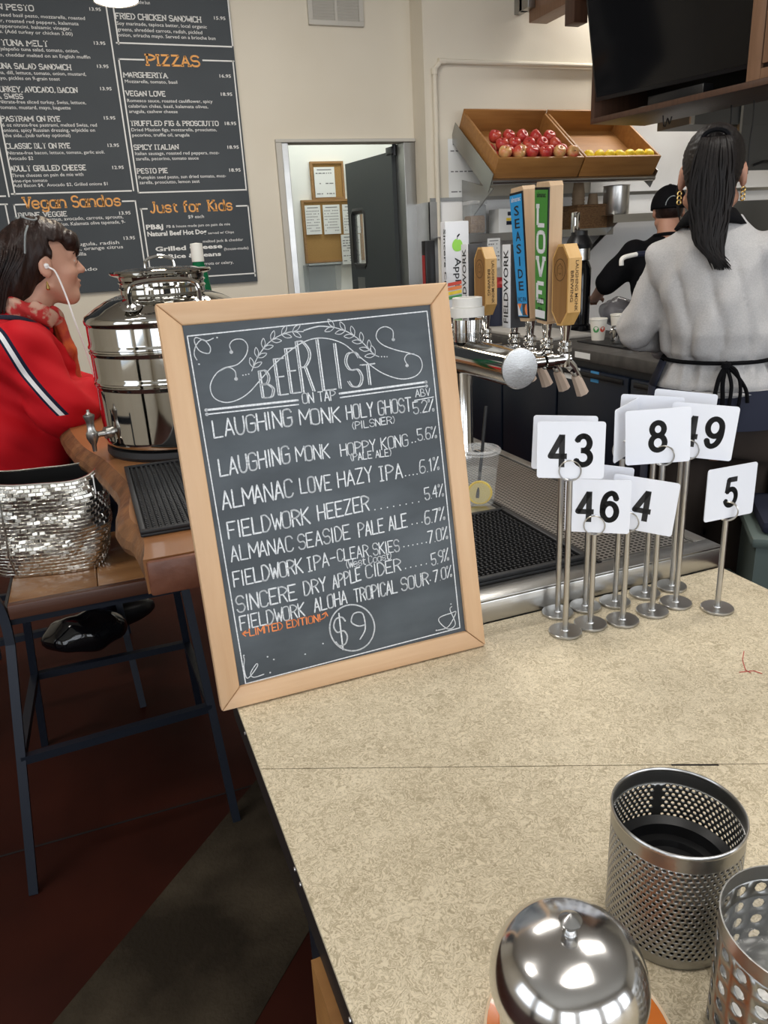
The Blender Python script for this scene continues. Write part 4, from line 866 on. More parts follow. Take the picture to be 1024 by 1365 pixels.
stems = ([(277, 222), (300, 170), (340, 120), (400, 88), (458, 84)], [(553, 66), (610, 84), (660, 118), (700, 160), (722, 172)])
for k, s_ in enumerate(stems):
    chalk_line(s_, .0011, 'chalk_stem', conv=zb); pth = catmull([(a, b, 0) for a, b in s_], 10)
    for j in range(3, len(pth)-2, 6):
        p = pth[j]; dd = (pth[j+1]-pth[j-1]).normalized() if k == 0 else (pth[j-1]-pth[j+1]).normalized()
        for sg_ in (-1, 1):
            an = math.atan2(dd.y, dd.x)+sg_*.65; L_ = 36; ex, ey = p.x+L_*math.cos(an), p.y+L_*math.sin(an); nx, ny = -math.sin(an)*7, math.cos(an)*7; mx_, my_ = (p.x+ex)/2, (p.y+ey)/2
            chalk_line([(p.x, p.y), (mx_+nx, my_+ny), (ex, ey), (mx_-nx, my_-ny), (p.x, p.y)], .0010, 'chalk_leaf', conv=zb)
chalk_line([(460, 80), (510, 66), (553, 68)], .0016, 'chalk_scroll', conv=zb)
for p in ((246, 237), (256, 235), (266, 233), (731, 172), (741, 172), (750, 172)): chalk_line([p, (p[0]+1, p[1])], .0016, 'chalk_dot', conv=zb, smooth=False)
# BEER LIST, tall arched letters: (char, left, right, bottom-left y, bottom-right y, height) in zoomB
for (ch, x0, x1, yb, hh) in (('B', 320, 358, 316, 95), ('E', 377, 405, 306, 128), ('E', 420, 448, 300, 158), ('R', 460, 498, 296, 178), ('L', 532, 572, 290, 180), ('I', 574, 606, 284, 158), ('S', 622, 668, 278, 118), ('T', 672, 716, 272, 72)):
    for off, wd in ((0, .0018), (-7, .0011)):
        a, b, c = Vector(zb(x0+off, yb)), Vector(zb(x1+off, yb-(x1-x0)*.12)), Vector(zb(x0+off, yb-hh)); g = MB()
        for st in glyph_strokes(ch):
            ribbon(g, [(a.x+(b.x-a.x)*u/4, a.y+(b.y-a.y)*u/4+(c.y-a.y)*v/6) for u, v in st], wd, fch)
        g.build('arched_letter', M_chalk, sg, smooth=False)
# price in a circle, corner curls, smudges
chalk_line([(613+68*math.cos(k*math.pi/9+.4), 1062+70*math.sin(k*math.pi/9+.4)) for k in range(19)], .0020, 'price_ring')
chalk('$', 566, 1118, 600, 1108, 84, .0022, name='price_figure'); chalk('9', 618, 1100, 655, 1092, 82, .0020, name='price_figure')
for q in ([(192, 184), (170, 192), (140, 182), (135, 196), (150, 222), (178, 230), (182, 210), (160, 188), (140, 205), (134, 232), (142, 250)], [(872, 1070), (905, 1058), (928, 1015), (912, 1018), (880, 1030), (878, 1045), (905, 1066), (926, 1050), (910, 1008), (915, 998)], [(284, 1150), (286, 1160), (285, 1185), (296, 1215), (325, 1180), (322, 1172), (305, 1200), (315, 1212), (345, 1203)]):
    chalk_line(q, .0013, 'chalk_curl')
for p in ((203, 182), (148, 263), (284, 1146), (364, 1198), (868, 1070), (912, 990), (375, 1158), (356, 1150), (470, 1142), (524, 1110)): chalk_line([p, (p[0]+1, p[1])], .0020, 'chalk_dot', smooth=False)

# ================================================================== TABLE NUMBER STANDS
def stand(bx, by, hgt, label):
    t = thing('number_stand', label, 'stand', (bx, by, C+.0005), group='table number stands')
    inst('base', ST_BASE, t); inst('pole', ST_POLE[hgt > .2], t)
    o = inst('ring_clip', ST_RING, t, (0, 0, hgt)); o.rotation_euler = (0, 0, -math.atan2(bx, by)); return t
ST_BASE = MB().lathe([(0, .0), (.0235, 0), (.0242, .0012), (.0240, .0034), (.0232, .0042), (.0058, .0044), (.0052, .006), (0, .006)], 40).mesh('base', M_steel)
ST_POLE = {k: MB().tube([(0, 0, .0061), (0, 0, hh-.0135)], .0042, 14).mesh('pole', M_steel) for k, hh in ((True, .248), (False, .159))}
g = MB(); rr = .0145
for dy in (-.0022, .0022): g.tube([(rr*math.cos(q*math.pi/14), dy, rr*math.sin(q*math.pi/14)) for q in range(28)], .00095, 6, closed=True)
g.tube([(0, -.0022, -rr), (0, 0, -rr-.003), (0, .0022, -rr)], .00095, 6); ST_RING = g.mesh('ring_clip', M_steel)
def arc(cx, cy, rx, ry, a0, a1, n=22): return [(cx+rx*math.cos(R(a0+(a1-a0)*k/n)), cy+ry*math.sin(R(a0+(a1-a0)*k/n))) for k in range(n+1)]
_six = [arc(2, 3.9, 2, 1.9, 0, 360, 30)+[(4, 3.95), (3.98, 4.1)], [tuple(v[:2]) for v in catmull([(3.85, 6.7, 0), (3.3, 7.75, 0), (2.2, 8.05, 0), (.85, 7.3, 0), (.1, 5.7, 0), (0, 3.9, 0)], 5)]]
DIG = {'4': [[(3.05, 2-.6), (3.05, 8.3)], [(3.05, 8.1), (-.15, 3.75), (4.5, 3.75)]], '3': [arc(1.95, 6.5, 1.75, 1.5, 165, -90), arc(1.95, 3.5, 2.05, 1.5, 90, -165), [(1.3, 5.0), (2.1, 5.0)]], '6': _six, '9': [[(4-u, 10-v) for u, v in q] for q in _six],
       '8': [arc(2, 3.6, 2, 1.6, 0, 370, 32), arc(2, 6.6, 1.75, 1.4, 0, 370, 32)], '5': [[(4.0, 7.9), (.75, 7.9), (.35, 5.0)], arc(1.95, 3.85, 2.05, 1.85, 142, -165, 30)]}
def card(bx, by, hgt, cx, yaw, roll, txt, label, cz=0.029, wdt=.089, hth=.079, dy=0.0):
    """card held in the ring; cx = shift of the card centre along its own width; yaw = turn about the pole relative to facing the camera"""
    a0 = -math.atan2(bx, by)+yaw; t = thing('number_card', label, 'card', group='table number cards')
    t.matrix_world = Matrix.Translation((bx, by, C+hgt)) @ Matrix.Rotation(a0, 4, 'Z') @ Matrix.Rotation(roll, 4, 'Y') @ Matrix.Translation((cx, dy, cz-hth/2))
    bm = bmesh.new(); rc = .004; pts_ = []
    for (sx, sz, a1_) in ((1, 0, -90), (1, 1, 0), (-1, 1, 90), (-1, 0, 180)):
        for k in range(5):
            q = R(a1_+k*22.5); pts_.append((sx*(wdt/2-rc)+rc*math.cos(q), (hth-rc if sz else rc)+rc*math.sin(q)))
    MB().prism(pts_, -.0007, .0007, 'xz').build('plate', M_cardw, t, smooth=False)
    for i, ch in enumerate(txt):
        hh, wd_, sw, gap = .0475, .0265, .0078, .0065; x0 = -(len(txt)*wd_+(len(txt)-1)*gap)/2+i*(wd_+gap); z0 = (hth-hh)/2; g = MB()
        for st in DIG[ch]: ribbon(g, [(x0+sw/2+u/4*(wd_-sw), z0+sw/2+(v-2)/6*(hh-sw)) for u, v in st], sw, lambda x, z: Vector((x, -.0009, z)), 'inner')
        g.build('numeral', M_ink, t, smooth=False)
    return t
TL, SH_ = .248, .159
B = {'43': (.584, .839), '46': (.630, .842), '4': (.679, .830), '8': (.737, .834), '49': (.787, .840), '5': (.829, .798), 'b1': (.608, .895), 'b2': (.657, .893), 'b3': (.707, .885), 'b4': (.768, .889), 'b5': (.822, .890)}
stand(*B['43'], TL, 'tall stand of card 43, leftmost and nearest'); card(*B['43'], TL, 0, 0, 0, '43', 'white card reading 43, biggest and leftmost of the number cards')
stand(*B['46'], SH_, 'short stand holding card 46'); card(*B['46'], SH_, .003, 0, 0, '46', 'white card reading 46 low in front below card 43')
stand(*B['4'], SH_, 'short stand holding card 4 behind card 46'); card(*B['4'], SH_, .016, R(-8), R(5), '4', 'white card reading 4 partly behind card 46', dy=.001)
stand(*B['8'], TL, 'tall front stand of card 8'); card(*B['8'], TL, -.008, R(14), R(-3), '8', 'white card reading 8 in front of card 49')
stand(*B['49'], TL, 'tall stand of card 49, second from the right'); card(*B['49'], TL, .014, R(2), R(4), '49', 'white card reading 49 partly hidden by card 8')
stand(*B['5'], SH_, 'short stand holding card 5, apart at the right'); card(*B['5'], SH_, .003, R(45), 0, '5', 'white card reading 5 turned sideways at the right')
stand(*B['b1'], TL, 'tall leaning stand hidden behind the leftmost stand'); card(*B['b1'], TL, .002, R(4), R(2), '', 'blank card hidden behind the leftmost card', cz=.024)
stand(*B['b2'], SH_, 'short stand just behind the one with card 46'); card(*B['b2'], SH_, .012, R(-6), R(4), '', 'blank card corner between card 46 and card 4', cz=.018+.018)
stand(*B['b3'], TL, 'tall stand whose card shows its edge left of card 8'); card(*B['b3'], TL, .012, R(68), R(-2), '', 'white card seen edge on left of card 8')
stand(*B['b4'], TL, 'tall stand in the back row behind card 8'); card(*B['b4'], TL, -.010, R(-4), R(2), '', 'blank card top showing above card 8', cz=.034)
stand(*B['b5'], TL, 'tall back stand at the far right corner of the tray'); card(*B['b5'], TL, -.006, R(-6), R(4), '', 'blank card rising highest, at the back of card 49', cz=.034)

# ================================================================== UTENSIL BASKETS, DOME, SAUCER
def perf(r, z0, z1, nc, nr, hf, gap=0, gap_at=0, stag=True):
    g = MB(); dz = (z1-z0)/nr; da = 2*math.pi/nc
    def P(a, z): return (r*math.cos(a), r*math.sin(a), z)
    for i in range(nr):
        for j in range(nc):
            ac = (j+(.5 if stag and i % 2 else 0))*da; zc = z0+(i+.5)*dz
            skip = gap and abs((ac-gap_at+math.pi) % (2*math.pi)-math.pi) < gap
            o = [(-1, -1), (0, -1), (1, -1), (1, 0), (1, 1), (0, 1), (-1, 1), (-1, 0)]; outer = [P(ac+u*da/2, zc+v*dz/2) for u, v in o]
            if skip: g.add(outer, [tuple(range(8))]); continue
            rh = hf*min(dz, da*r)/2; inn = []
            for k in range(8):
                q = R(-135+45*k); inn.append(P(ac+rh*math.cos(q)/r, zc+rh*math.sin(q)))
            g.add(outer+inn, [(k, (k+1) % 8, 8+(k+1) % 8, 8+k) for k in range(8)])
    return g
bx_, by_, br_, bz_ = .378, .382, .0512, .113
t = thing('utensil_basket', 'empty steel utensil basket with fine round holes and dark base', 'basket', (bx_, by_, C+.0005))
gat = math.atan2(.42-by_, .40-bx_)+.10
g = perf(br_, .010, bz_-.016, 60, 20, .70, .09, gat); o = g.build('perforated_wall', M_steelv, t, ang=60, weld=True)
md = o.modifiers.new('s', 'SOLIDIFY'); md.thickness = .0008
MB().lathe([(br_, .010), (br_+.0004, .004), (br_-.001, 0), (0, 0)], 64).build('base_band', M_steelv, t); MB().lathe([(br_, bz_-.016), (br_, bz_-.003)], 64).build('top_band', M_steelv, t)
MB().lathe([(br_+.0012*math.cos(q*math.pi/5)-.0002, bz_-.002+.0022*math.sin(q*math.pi/5)) for q in range(11)], 64).build('rolled_rim', M_steel, t)
MB().lathe([(0, .046), (br_*.62, .046), (br_*.66, .051), (br_*.80, .051), (br_*.84, .060), (br_-.0015, .064), (br_-.0015, .0015), (0, .0015)], 64).build('inner_cup', M_black, t)
sx_, sy_ = .3755, .2617
t = thing('utensil_basket', 'steel utensil basket with large holes at the right edge', 'basket', (sx_, sy_, C+.0005)); zz = .114
o = perf(.0515, .012, zz-.012, 20, 6, .62, stag=False).build('perforated_wall', M_steelv, t, ang=60, weld=True); md = o.modifiers.new('s', 'SOLIDIFY'); md.thickness = .0008
MB().lathe([(.0515, .012), (.0517, .002), (.050, 0), (0, 0)], 64).build('base_band', M_steelv, t); MB().lathe([(.0515, zz-.012), (.0517, zz), (.0507, zz), (.0507, zz-.012)], 64).build('top_band', M_steelv, t)
MB().lathe([(0, .052), (.030, .052), (.034, .060), (.046, .062), (.0495, .085), (.0492, .088), (.045, .064), (.033, .0615), (.0495, .02), (0, .02)], 48).build('clear_liner', M_clear, t)
MB().lathe([(0, .0505), (.048, .0505), (.048, .0485), (0, .0485)], 40).build('inner_plate', M_steelv, t)
dx_, dy_ = .230, .315
t = thing('saucer', 'orange glazed saucer under the domed canister', 'saucer', (dx_+.015, dy_+.006, C+.0005))
MB().lathe([(0, .003), (.034, .003), (.040, .004), (.0655, .0105), (.0652, .0075), (.040, .001), (.030, 0), (0, 0)], 64).build('dish', M_orange, t)
MB().lathe([(.0652, .0108), (.0672, .0118), (.0672, .0102), (.0654, .0078)], 64).build('rim', M_orim, t)
t = thing('domed_canister', 'shiny steel canister with a domed lid and pointed knob', 'canister', (dx_, dy_, C+.0045))
MB().lathe([(0, 0), (.036, 0), (.0385, .002), (.0465, .012), (.0465, .066), (0, .066)], 64).build('body', M_drum, t)
dome = [(.0465, .0665), (.0512, .0665), (.0525, .069), (.0528, .074), (.0520, .082), (.0495, .091), (.0455, .099), (.0405, .1045), (.0360, .1078), (.0310, .1100), (.0250, .1122), (.0190, .1140), (.0120, .1154), (.0055, .1162), (0, .1162)]
MB().lathe([tuple(v[:2]) for v in catmull([(a, b, 0) for a, b in dome], 3)], 72).build('domed_lid', M_dome, t, ang=70)
MB().lathe([(0, .1163), (.0050, .1163), (.0046, .1180), (.0036, .1198), (.0038, .1220), (.0072, .1252), (.0076, .1268), (.0040, .1300), (0, .1318)], 36).build('knob', M_alu, t, ang=30)

# ================================================================== BEER TOWER
PXX, PZZ, PR, PY0, PY1 = .848, 1.189, .0415, 1.412, 2.24
FY = [1.427+.0715*k for k in range(9)]; FY[7] += .07; FY[8] += .13; FX = .97
tw = thing('beer_tower', 'polished steel beer tower with a row of faucets on the drip tray', 'tap tower', (PXX, 1.72, TZ-.0035))
def rel(p): return (p[0]-PXX, p[1]-1.72, p[2]-(TZ-.0035))
for yy in (1.70, 2.02): MB().lathe([(.052, 0), (.052, .006), (.036, .012), (.0335, .02), (.0335, PZZ-PR+.004-TZ)], 32, (0, yy-1.72, 0)).build('column', M_chrome, tw)
MB().tube([rel((PXX, PY0+.004, PZZ)), rel((PXX, PY1, PZZ))], PR, 40).build('manifold_pipe', M_chrome, tw)
RX = Matrix.Rotation(R(90), 3, 'X')
MB().lathe([(0, .0028), (.010, .0026), (.036, .0021), (PR+.001, .0018), (PR+.0022, .0008), (PR+.0022, -.003), (PR-.002, -.004)], 48, rel((PXX, PY0, PZZ)), RX).build('end_cap', M_alu, tw, ang=18)
MB().lathe([(0, .25), (.033, .25), (.0335, .24), (.0335, .22)], 32, rel((PXX, 1.65, PZZ+PR-.223))).lathe([(.0335, .0), (.0335, .05), (0, .05)], 32, rel((PXX, 1.65, PZZ+PR-.004))).build('top_post', M_chrome, tw)
fa = MB().tube([(-.09, 0, 0), (-.052, 0, 0)], .013, 14).lathe([(.018, -.052), (.018, -.036), (.013, -.034), (.0125, -.0)], 18, (0, 0, 0), Matrix.Rotation(R(90), 3, 'Y'))
fa.tube([(-.036, 0, 0), (.012, 0, .0)], .0105, 14).mesh
fa.lathe([(0, -.018), (.012, -.016), (.013, .0), (.012, .012), (.009, .014), (.0155, .017), (.0155, .024), (.010, .026), (.0145, .030), (.0145, .037), (.009, .040), (.010, .052), (.013, .072), (0, .072)], 18)
fa.tube(catmull([(.004, 0, -.004), (.022, 0, -.022), (.036, 0, -.045), (.040, 0, -.062)], 4), [.011]*5+[.009]*4+[.008]*4, 12)
FA = fa.mesh('faucet', M_chrome)
sp = MB(); wr = [(.030, 0, -.040), (.040, 0, -.060), (.050, 0, -.082)]
sp.tube(wr, [.0105, .0125, .0145], 7, caps=True); WRAP = sp.mesh('spout_wrap', M_wrap, False)
zF = 1.196
for k, yy in enumerate(FY):
    if k in (4,): continue
    f_ = inst('faucet', FA, tw, rel((FX, yy, zF))); inst('spout_wrap', WRAP, f_)
for k, (zz, rr) in enumerate(((1.284, .040), (1.306, .035))):
    o = MB().lathe([(rr, 0), (rr, .021), (rr-.003, .0215), (rr-.014, .0215), (rr-.014, 0), (rr, 0)], 36).build('tape_roll', M_tape, None, (PXX, 1.65, zz-.0005+.0))
    tag(o, ['wider white tape roll around the beer tower post', 'smaller white tape roll on top of the wider roll'][k], 'tape')
# --- tap handles: local -y is the label side (faces the customers), +x the near side
ZH = zF+.073
def handle(k, label, tilt_x=0, tilt_y=0, yaw=0, dz=0):
    t = thing('tap_handle', label, 'tap handle', (FX, FY[k], ZH+dz)); t.rotation_euler = (R(tilt_x), R(tilt_y), R(-90+yaw))
    return t
def monk(k, label):
    t = handle(k, label); w_, d_, h_ = .030, .016, .166; cz = .028
    MB().prism([(-.008, 0), (.008, 0), (w_, cz), (w_, h_-cz), (.010, h_), (-.010, h_), (-w_, h_-cz), (-w_, cz)], -d_, d_, 'xz').build('block', M_taphandle, t, smooth=False)
    MB().prism([(-.005, .004), (.005, .004), (w_-.004, cz+.002), (w_-.004, h_-cz-.002), (.008, h_-.005), (-.008, h_-.005), (-w_+.004, h_-cz-.002), (-w_+.004, cz+.002)], -d_-.0008, -d_-.0001, 'xz').build('engraved_face', M_taphandled, t, smooth=False)
    g = MB(); fm = lambda x, y: Vector((x, -d_-.0011, y)); cz2 = h_*.69
    ribbon(g, [(.020*math.cos(q*math.pi/12), cz2+.022*math.sin(q*math.pi/12)) for q in range(25)], .0014, fm)
    for q in ([(-.010, cz2-.012), (-.009, cz2+.006), (0, cz2+.013), (.009, cz2+.005), (.010, cz2-.012)], [(-.005, cz2+.003), (-.003, cz2+.003)], [(.003, cz2+.003), (.005, cz2+.003)], [(-.004, cz2-.006), (0, cz2-.009), (.004, cz2-.006)]): ribbon(g, q, .0012, fm)
    g.build('monk_emblem', M_stem, t, smooth=False)
    g = MB(); U = Vector((0, 0, -1)); V = Vector((0, 1, 0))
    put_text(g, 'LAUGHING MONK', Vector((w_+.0006, .001, h_*.80)), U, V, h_*.62, .0072, .01); put_text(g, 'BREWING', Vector((w_+.0006, -.0105, h_*.68)), U, V, h_*.38, .0072, .01); g.build('lettering', M_stem, t, smooth=False)
monk(0, 'hexagonal bamboo tap handle nearest the camera'); monk(5, 'hexagonal bamboo tap handle farther back, behind the white tape rolls')
def paddle(k, label, m_face, h_, tx, ty, build):
    t = handle(k, label, tx, ty); w0, w1, d_ = .022, .027, .014
    MB().prism([(-w0+.003, 0), (w0-.003, 0), (w0, .006), (w1, h_-.008), (w1-.004, h_), (-w1+.004, h_), (-w1, h_-.008), (-w0, .006)], -d_, d_+.004, 'xz').build('wood_core', M_ash, t, smooth=False)
    MB().prism([(-w0, .008), (w0, .008), (w1, h_-.01), (-w1, h_-.01)], -d_-.003, -d_-.0002, 'xz').build('black_backing', M_black, t, smooth=False)
    MB().prism([(-w0+.001, .012), (w0-.0025, .012), (w1-.0035, h_-.015), (-w1+.001, h_-.015)], -d_-.0038, -d_-.0031, 'xz').build('label_face', m_face, t, smooth=False)
    build(t, Vector((0, -d_-.0042, 0)), h_); return t
UXl, UZl = Vector((1, 0, 0)), Vector((0, 0, 1))
def sea(t, o, h_):
    g = MB()
    for i, ch in enumerate('SEASIDE'): put_text(g, ch, o+UZl*(h_*(.80-.093*i)), UXl, UZl, .021 if ch != 'I' else .005, .0195, .012, True)
    put_text(g, 'WC IPA', o+UZl*(h_*.155), UXl, UZl, .036, .010, .008, True); g.build('lettering', M_ink, t, smooth=False)
    g = MB(); put_text(g, 'almanac', o+UZl*(h_*.90), UXl, UZl, .040, .010, .01, True); g.build('small_lettering', M_tapwhite, t, smooth=False)
    f2 = lambda x, z: o+Vector((x, -.0002, z)); z0, z1 = .014, h_*.14
    for (pl_, m) in (([(-.020, z0), (-.002, z0), (-.020, z1)], M_tapwhite), ([(-.020, z1), (-.011, .5*(z0+z1)), (-.002, z1)], M_logoorange), ([(.0, z0), (.0205, z0), (.0205, z1), (0, z1)], M_tapdark)): MB().add([f2(*p) for p in pl_], [tuple(range(len(pl_)))]).build('colour_patch', m, t, smooth=False)
    MB().add([f2(.0205-.010*math.sin(q*math.pi/8)*1.0, (z0+z1)/2-.013*math.cos(q*math.pi/8)) + Vector((0, -.0002, 0)) for q in range(9)], [tuple(range(9))]).build('colour_patch', M_logoorange, t, smooth=False)
def love(t, o, h_):
    g = MB()
    for i, ch in enumerate('LOVE'):
        st, tot = layout(ch, True); sx, sy = .026/tot, .038/6; oz = h_*(.71-.180*i)
        for s_ in st: ribbon(g, [((p[0]-tot/2)*sx, oz+p[1]*sy) for p in s_], .0085, lambda x, z: o+Vector((x, 0, z)), False)
    g.build('lettering', M_tapwhite, t, smooth=False)
    g = MB(); put_text(g, 'HAZY', o+UZl*(h_*.145), UXl, UZl, .030, .014, .02, True); put_text(g, 'IPA', o+UZl*(h_*.085), UXl, UZl, .020, .011, .02, True); put_text(g, 'almanac', o+UZl*(h_*.90), UXl, UZl, .034, .010, .015, True); g.build('small_lettering', M_ink, t, smooth=False)
    MB().add([o+Vector((x, -.0002, z)) for x, z in ((-.020, .013), (.019, .013), (.0195, .030), (-.0205, .030))], [(0, 1, 2, 3)]).build('white_band', M_tapwhite, t, smooth=False)
paddle(1, 'tall green tap handle lettered LOVE', M_tapgreen, .292, 3, 4, love)
paddle(2, 'tall blue tap handle lettered SEASIDE', M_tapblue, .290, 3, -3, sea)
def fieldwork(k, label, h_, dz=0):
    t = handle(k, label, 0, 0, 0, dz); w_, d_ = .018, .020
    MB().bx(-w_, w_, -d_, d_, 0, h_, .001).build('block', M_tapdark, t)
    MB().bx(-w_, w_, -d_-.003, -d_-.0002, 0, h_, .001).build('white_face', M_tapwhite, t)
    g = MB(); put_text(g, 'FIELDWORK', Vector((.010, -d_-.0035, h_*.06)), Vector((0, 0, 1)), Vector((-1, 0, 0)), h_*.88, .020, .012); g.build('lettering', M_ink, t, smooth=False); return t
fieldwork(3, 'charcoal block tap handle with white face lettered FIELDWORK', .190, -.02); fieldwork(6, 'charcoal block tap handle beside the white apple one', .185, -.01)
t = handle(7, 'white block tap handle with a green apple picture'); wd_, dd_, hh_ = .036, .015, .235
MB().bx(-dd_, dd_, -dd_, wd_*2-dd_, 0, hh_, .002).build('block', M_tapwhite, t)
# picture on the near side (+x): u runs along -y... reading left to right is +y -> -y reversed for the camera
fa_ = lambda u, z: Vector((dd_+.0008, u, z))
uc = wd_-dd_
ap = [(uc+.016*math.sin(a)*(1-.10*math.cos(a)), hh_*.74+.017*math.cos(a)-.004*math.exp(-((a % (2*math.pi))-0)**2*6)) for a in [q*math.pi/12 for q in range(24)]]
MB().add([fa_(*p) for p in ap], [tuple(range(24))]).build('apple_picture', M_applegreen, t, smooth=False)
g = MB(); ribbon(g, [(uc, hh_*.80), (uc+.001, hh_*.84)], .0014, fa_); ribbon(g, [(uc+.001, hh_*.835), (uc+.006, hh_*.855)], .004, fa_); put_text(g, 'Apple', fa_(uc-.008, hh_*.60), Vector((0, 0, -1)), Vector((0, 1, 0)), hh_*.34, .018, .012); g.build('lettering', M_ink, t, smooth=False)
for q, m in enumerate((M_logored, M_logoorange, M_lemon, M_logogreen)): MB().add([fa_(*p)+Vector((.0004, 0, 0)) for p in ((-dd_+.004, .075-.012*q), (wd_*2-dd_-.004, .082-.012*q), (wd_*2-dd_-.004, .073-.012*q), (-dd_+.004, .066-.012*q))], [(0, 1, 2, 3)]).build('colour_stripe', m, t, smooth=False)
g = MB(); put_text(g, 'Sincere Cider', Vector((.005, -dd_-.0006, hh_*.92)), Vector((0, 0, -1)), Vector((1, 0, 0)), hh_*.8, .013, .012); g.build('side_lettering', M_ink, t, smooth=False)
t = handle(8, 'slim dark tap handle at the far end of the tower'); MB().bx(-.014, .014, -.016, .016, 0, .19, .003).build('block', M_black, t); MB().bx(-.010, .010, -.0165, -.0161, .05, .15).build('label_patch', M_redlid, t, smooth=False)

# plastic cup of water with lemon and straw
p = PZ(643, 672, TZ); cx_, cy_ = p.x+.004, p.y+.018
t = thing('water_cup', 'clear plastic cup of lemon water with a black straw', 'cup', (cx_, cy_, TZ-.003)); r0, r1, hh = .029, .041, .112
MB().lathe([(0, .001), (r0, .001), (r0+.001, .004), (r1, hh)], 36).build('cup_wall', M_clear, t)
MB().lathe([(r1-.001, hh-.001), (r1+.0025, hh-.003), (r1+.003, hh+.003), (r1, hh+.006), (r1-.005, hh+.006), (r1-.007, hh), (.012, hh-.001), (.012, hh)], 36).build('lid', M_clearrim, t)
MB().lathe([(0, .003), (r0-.001, .003), (r0-.001+(r1-r0)*.62, .070), (0, .070)], 32).build('water', M_liquid, t)
MB().tube([(-.012, -.012, .016), (.006, 0, .105), (.020, .006, .200)], .0034, 10).build('straw', M_black, t)
vd = Vector((-cx_, -cy_, 0)).normalized(); rt_ = Vector((-vd.y, vd.x, 0))*-1
lp = MB(); base = Vector((vd.x*.012, vd.y*.012, .026)); Ml = Matrix((( -rt_.x, 0, vd.x), (-rt_.y, 0, vd.y), (0, 1, 0)))
MB().lathe([(0, .002), (.0245, .002), (.026, 0), (.0245, -.002), (0, -.002)], 24, base, Ml).build('lemon_slice', M_lemon, t)
MB().lathe([(0, .0028), (.0215, .0028), (.0215, -.0028), (0, -.0028)], 24, base, Ml).build('lemon_flesh', M_lemonflesh, t)

# ================================================================== WOOD SLAB, DRUM, MAT
out = [(.026, 1.235), (.016, 1.36), (-.010, 1.46), (-.006, 1.58), (.004, 1.68), (-.002, 1.75), (-.022, 1.88), (-.045, 2.0), (-.082, 2.14), (-.108, 2.30), (-.124, 2.45), (-.128, 2.62), (-.092, 2.80), (-.010, 3.12), (.05, 3.3)]
op = [tuple(v[:2]) for v in catmull([(a, b, 0) for a, b in out], 4)]
right = [(.425, 3.3), (.425, 1.235)]
t = thing('live_edge_slab', 'reddish live edge wooden bar top carrying the steel drum', 'bar top', (0, 0, 0)); g = MB(); n = len(op)
rows = []
for (ins, z) in ((.030, S-.062), (.006, S-.050), (.0, S-.036), (.006, S-.022), (.020, S-.008), (.032, S)):
    row = []
    for i, p in enumerate(op):
        a, b = op[max(i-1, 0)], op[min(i+1, n-1)]; tx, ty = b[0]-a[0], b[1]-a[1]; l_ = math.hypot(tx, ty); k = min(1, i/6) ; row.append((p[0]+ty/l_*ins*k, p[1]-tx/l_*ins*k, z+.003*math.sin(i*1.7)*(0 if z == S else 1)))
    rows.append(row)
for r_ in range(len(rows)-1):
    vs_ = rows[r_]+rows[r_+1]; g.add(vs_, [(i, i+1, n+i+1, n+i) for i in range(n-1)])
g.build('bark_edge', M_bark, t, ang=70)
top = rows[-1]+[(x, y, S) for x, y in right]; bot = rows[0]+[(x, y, S-.062) for x, y in right]; m_ = len(top)
g = MB().add(top+bot, [tuple(range(m_)), tuple(range(m_, 2*m_))[::-1]]+[(i, i+1, m_+i+1, m_+i) for i in range(n-1, m_-1)]+[(m_-1, 0, m_, 2*m_-1)]); g.build('board', M_slab, t, smooth=False)
MB().bx(.030, .425, 1.222, 1.2346, S-.064, S-.001, .006).build('end_face', M_slabend, t)
MB().bx(.30, .425, 1.6, 1.66, .55, S-.063).bx(.33, .425, 1.60, 1.66, .3, .55).build('support', M_navymetal, t, smooth=False)
rubber_mat(.032, .33, 1.345, 1.835, S+.0005, 'black ribbed rubber mat on the wood slab before the drum', .011)
dr = thing('drink_dispenser', 'large polished steel drink drum with a side spigot and top handles', 'dispenser', (.200, 2.049, S+.0005)); DR = .2005
MB().lathe([(0, 0), (DR-.008, 0), (DR-.004, .008), (DR-.006, .022), (DR-.02, .0225), (0, .0225)], 64).build('base_ring', M_rubber, dr)
hs = 1.320-S
pr_ = [(0, .0235), (DR-.018, .0235), (DR-.006, .030), (DR-.003, .040), (DR-.003, .046)]
for zz in (.185, .265):
    pr_ += [(DR-.003, zz-.016), (DR-.003, zz-.0125), (DR, zz-.008), (DR, zz-.004), (DR-.004, zz-.002), (DR-.004, zz+.002), (DR, zz+.004), (DR, zz+.008), (DR-.003, zz+.0125), (DR-.003, zz+.016)]
pr_ += [(DR-.003, hs-.022), (DR-.003, hs-.017), (DR, hs-.014), (DR+.001, hs-.006), (DR-.003, hs+.004), (DR-.012, hs+.010), (DR-.03, hs+.022), (DR-.055, hs+.036), (DR-.085, hs+.047), (DR-.098, hs+.050)]
MB().lathe(pr_, 96).build('vessel', M_drum, dr, ang=50)
nk = hs+.050; nr = DR-.098
MB().lathe([(nr, nk), (nr, nk+.010), (nr+.004, nk+.014), (nr, nk+.018), (nr, nk+.024), (nr+.004, nk+.028), (nr, nk+.032), (nr+.002, nk+.040), (nr+.018, nk+.046), (nr+.021, nk+.050), (nr+.018, nk+.054), (nr, nk+.052)], 72).build('neck_collar', M_drum, dr)
MB().lathe([(nr+.0, nk+.0525), (nr-.02, nk+.058), (.02, nk+.062), (0, nk+.062)], 56).build('lid', M_drum, dr)
MB().tube(catmull([(-.035, 0, nk+.060), (-.03, 0, nk+.078), (0, 0, nk+.086), (.03, 0, nk+.078), (.035, 0, nk+.060)], 5), .004, 8).build('lid_handle', M_chrome, dr)
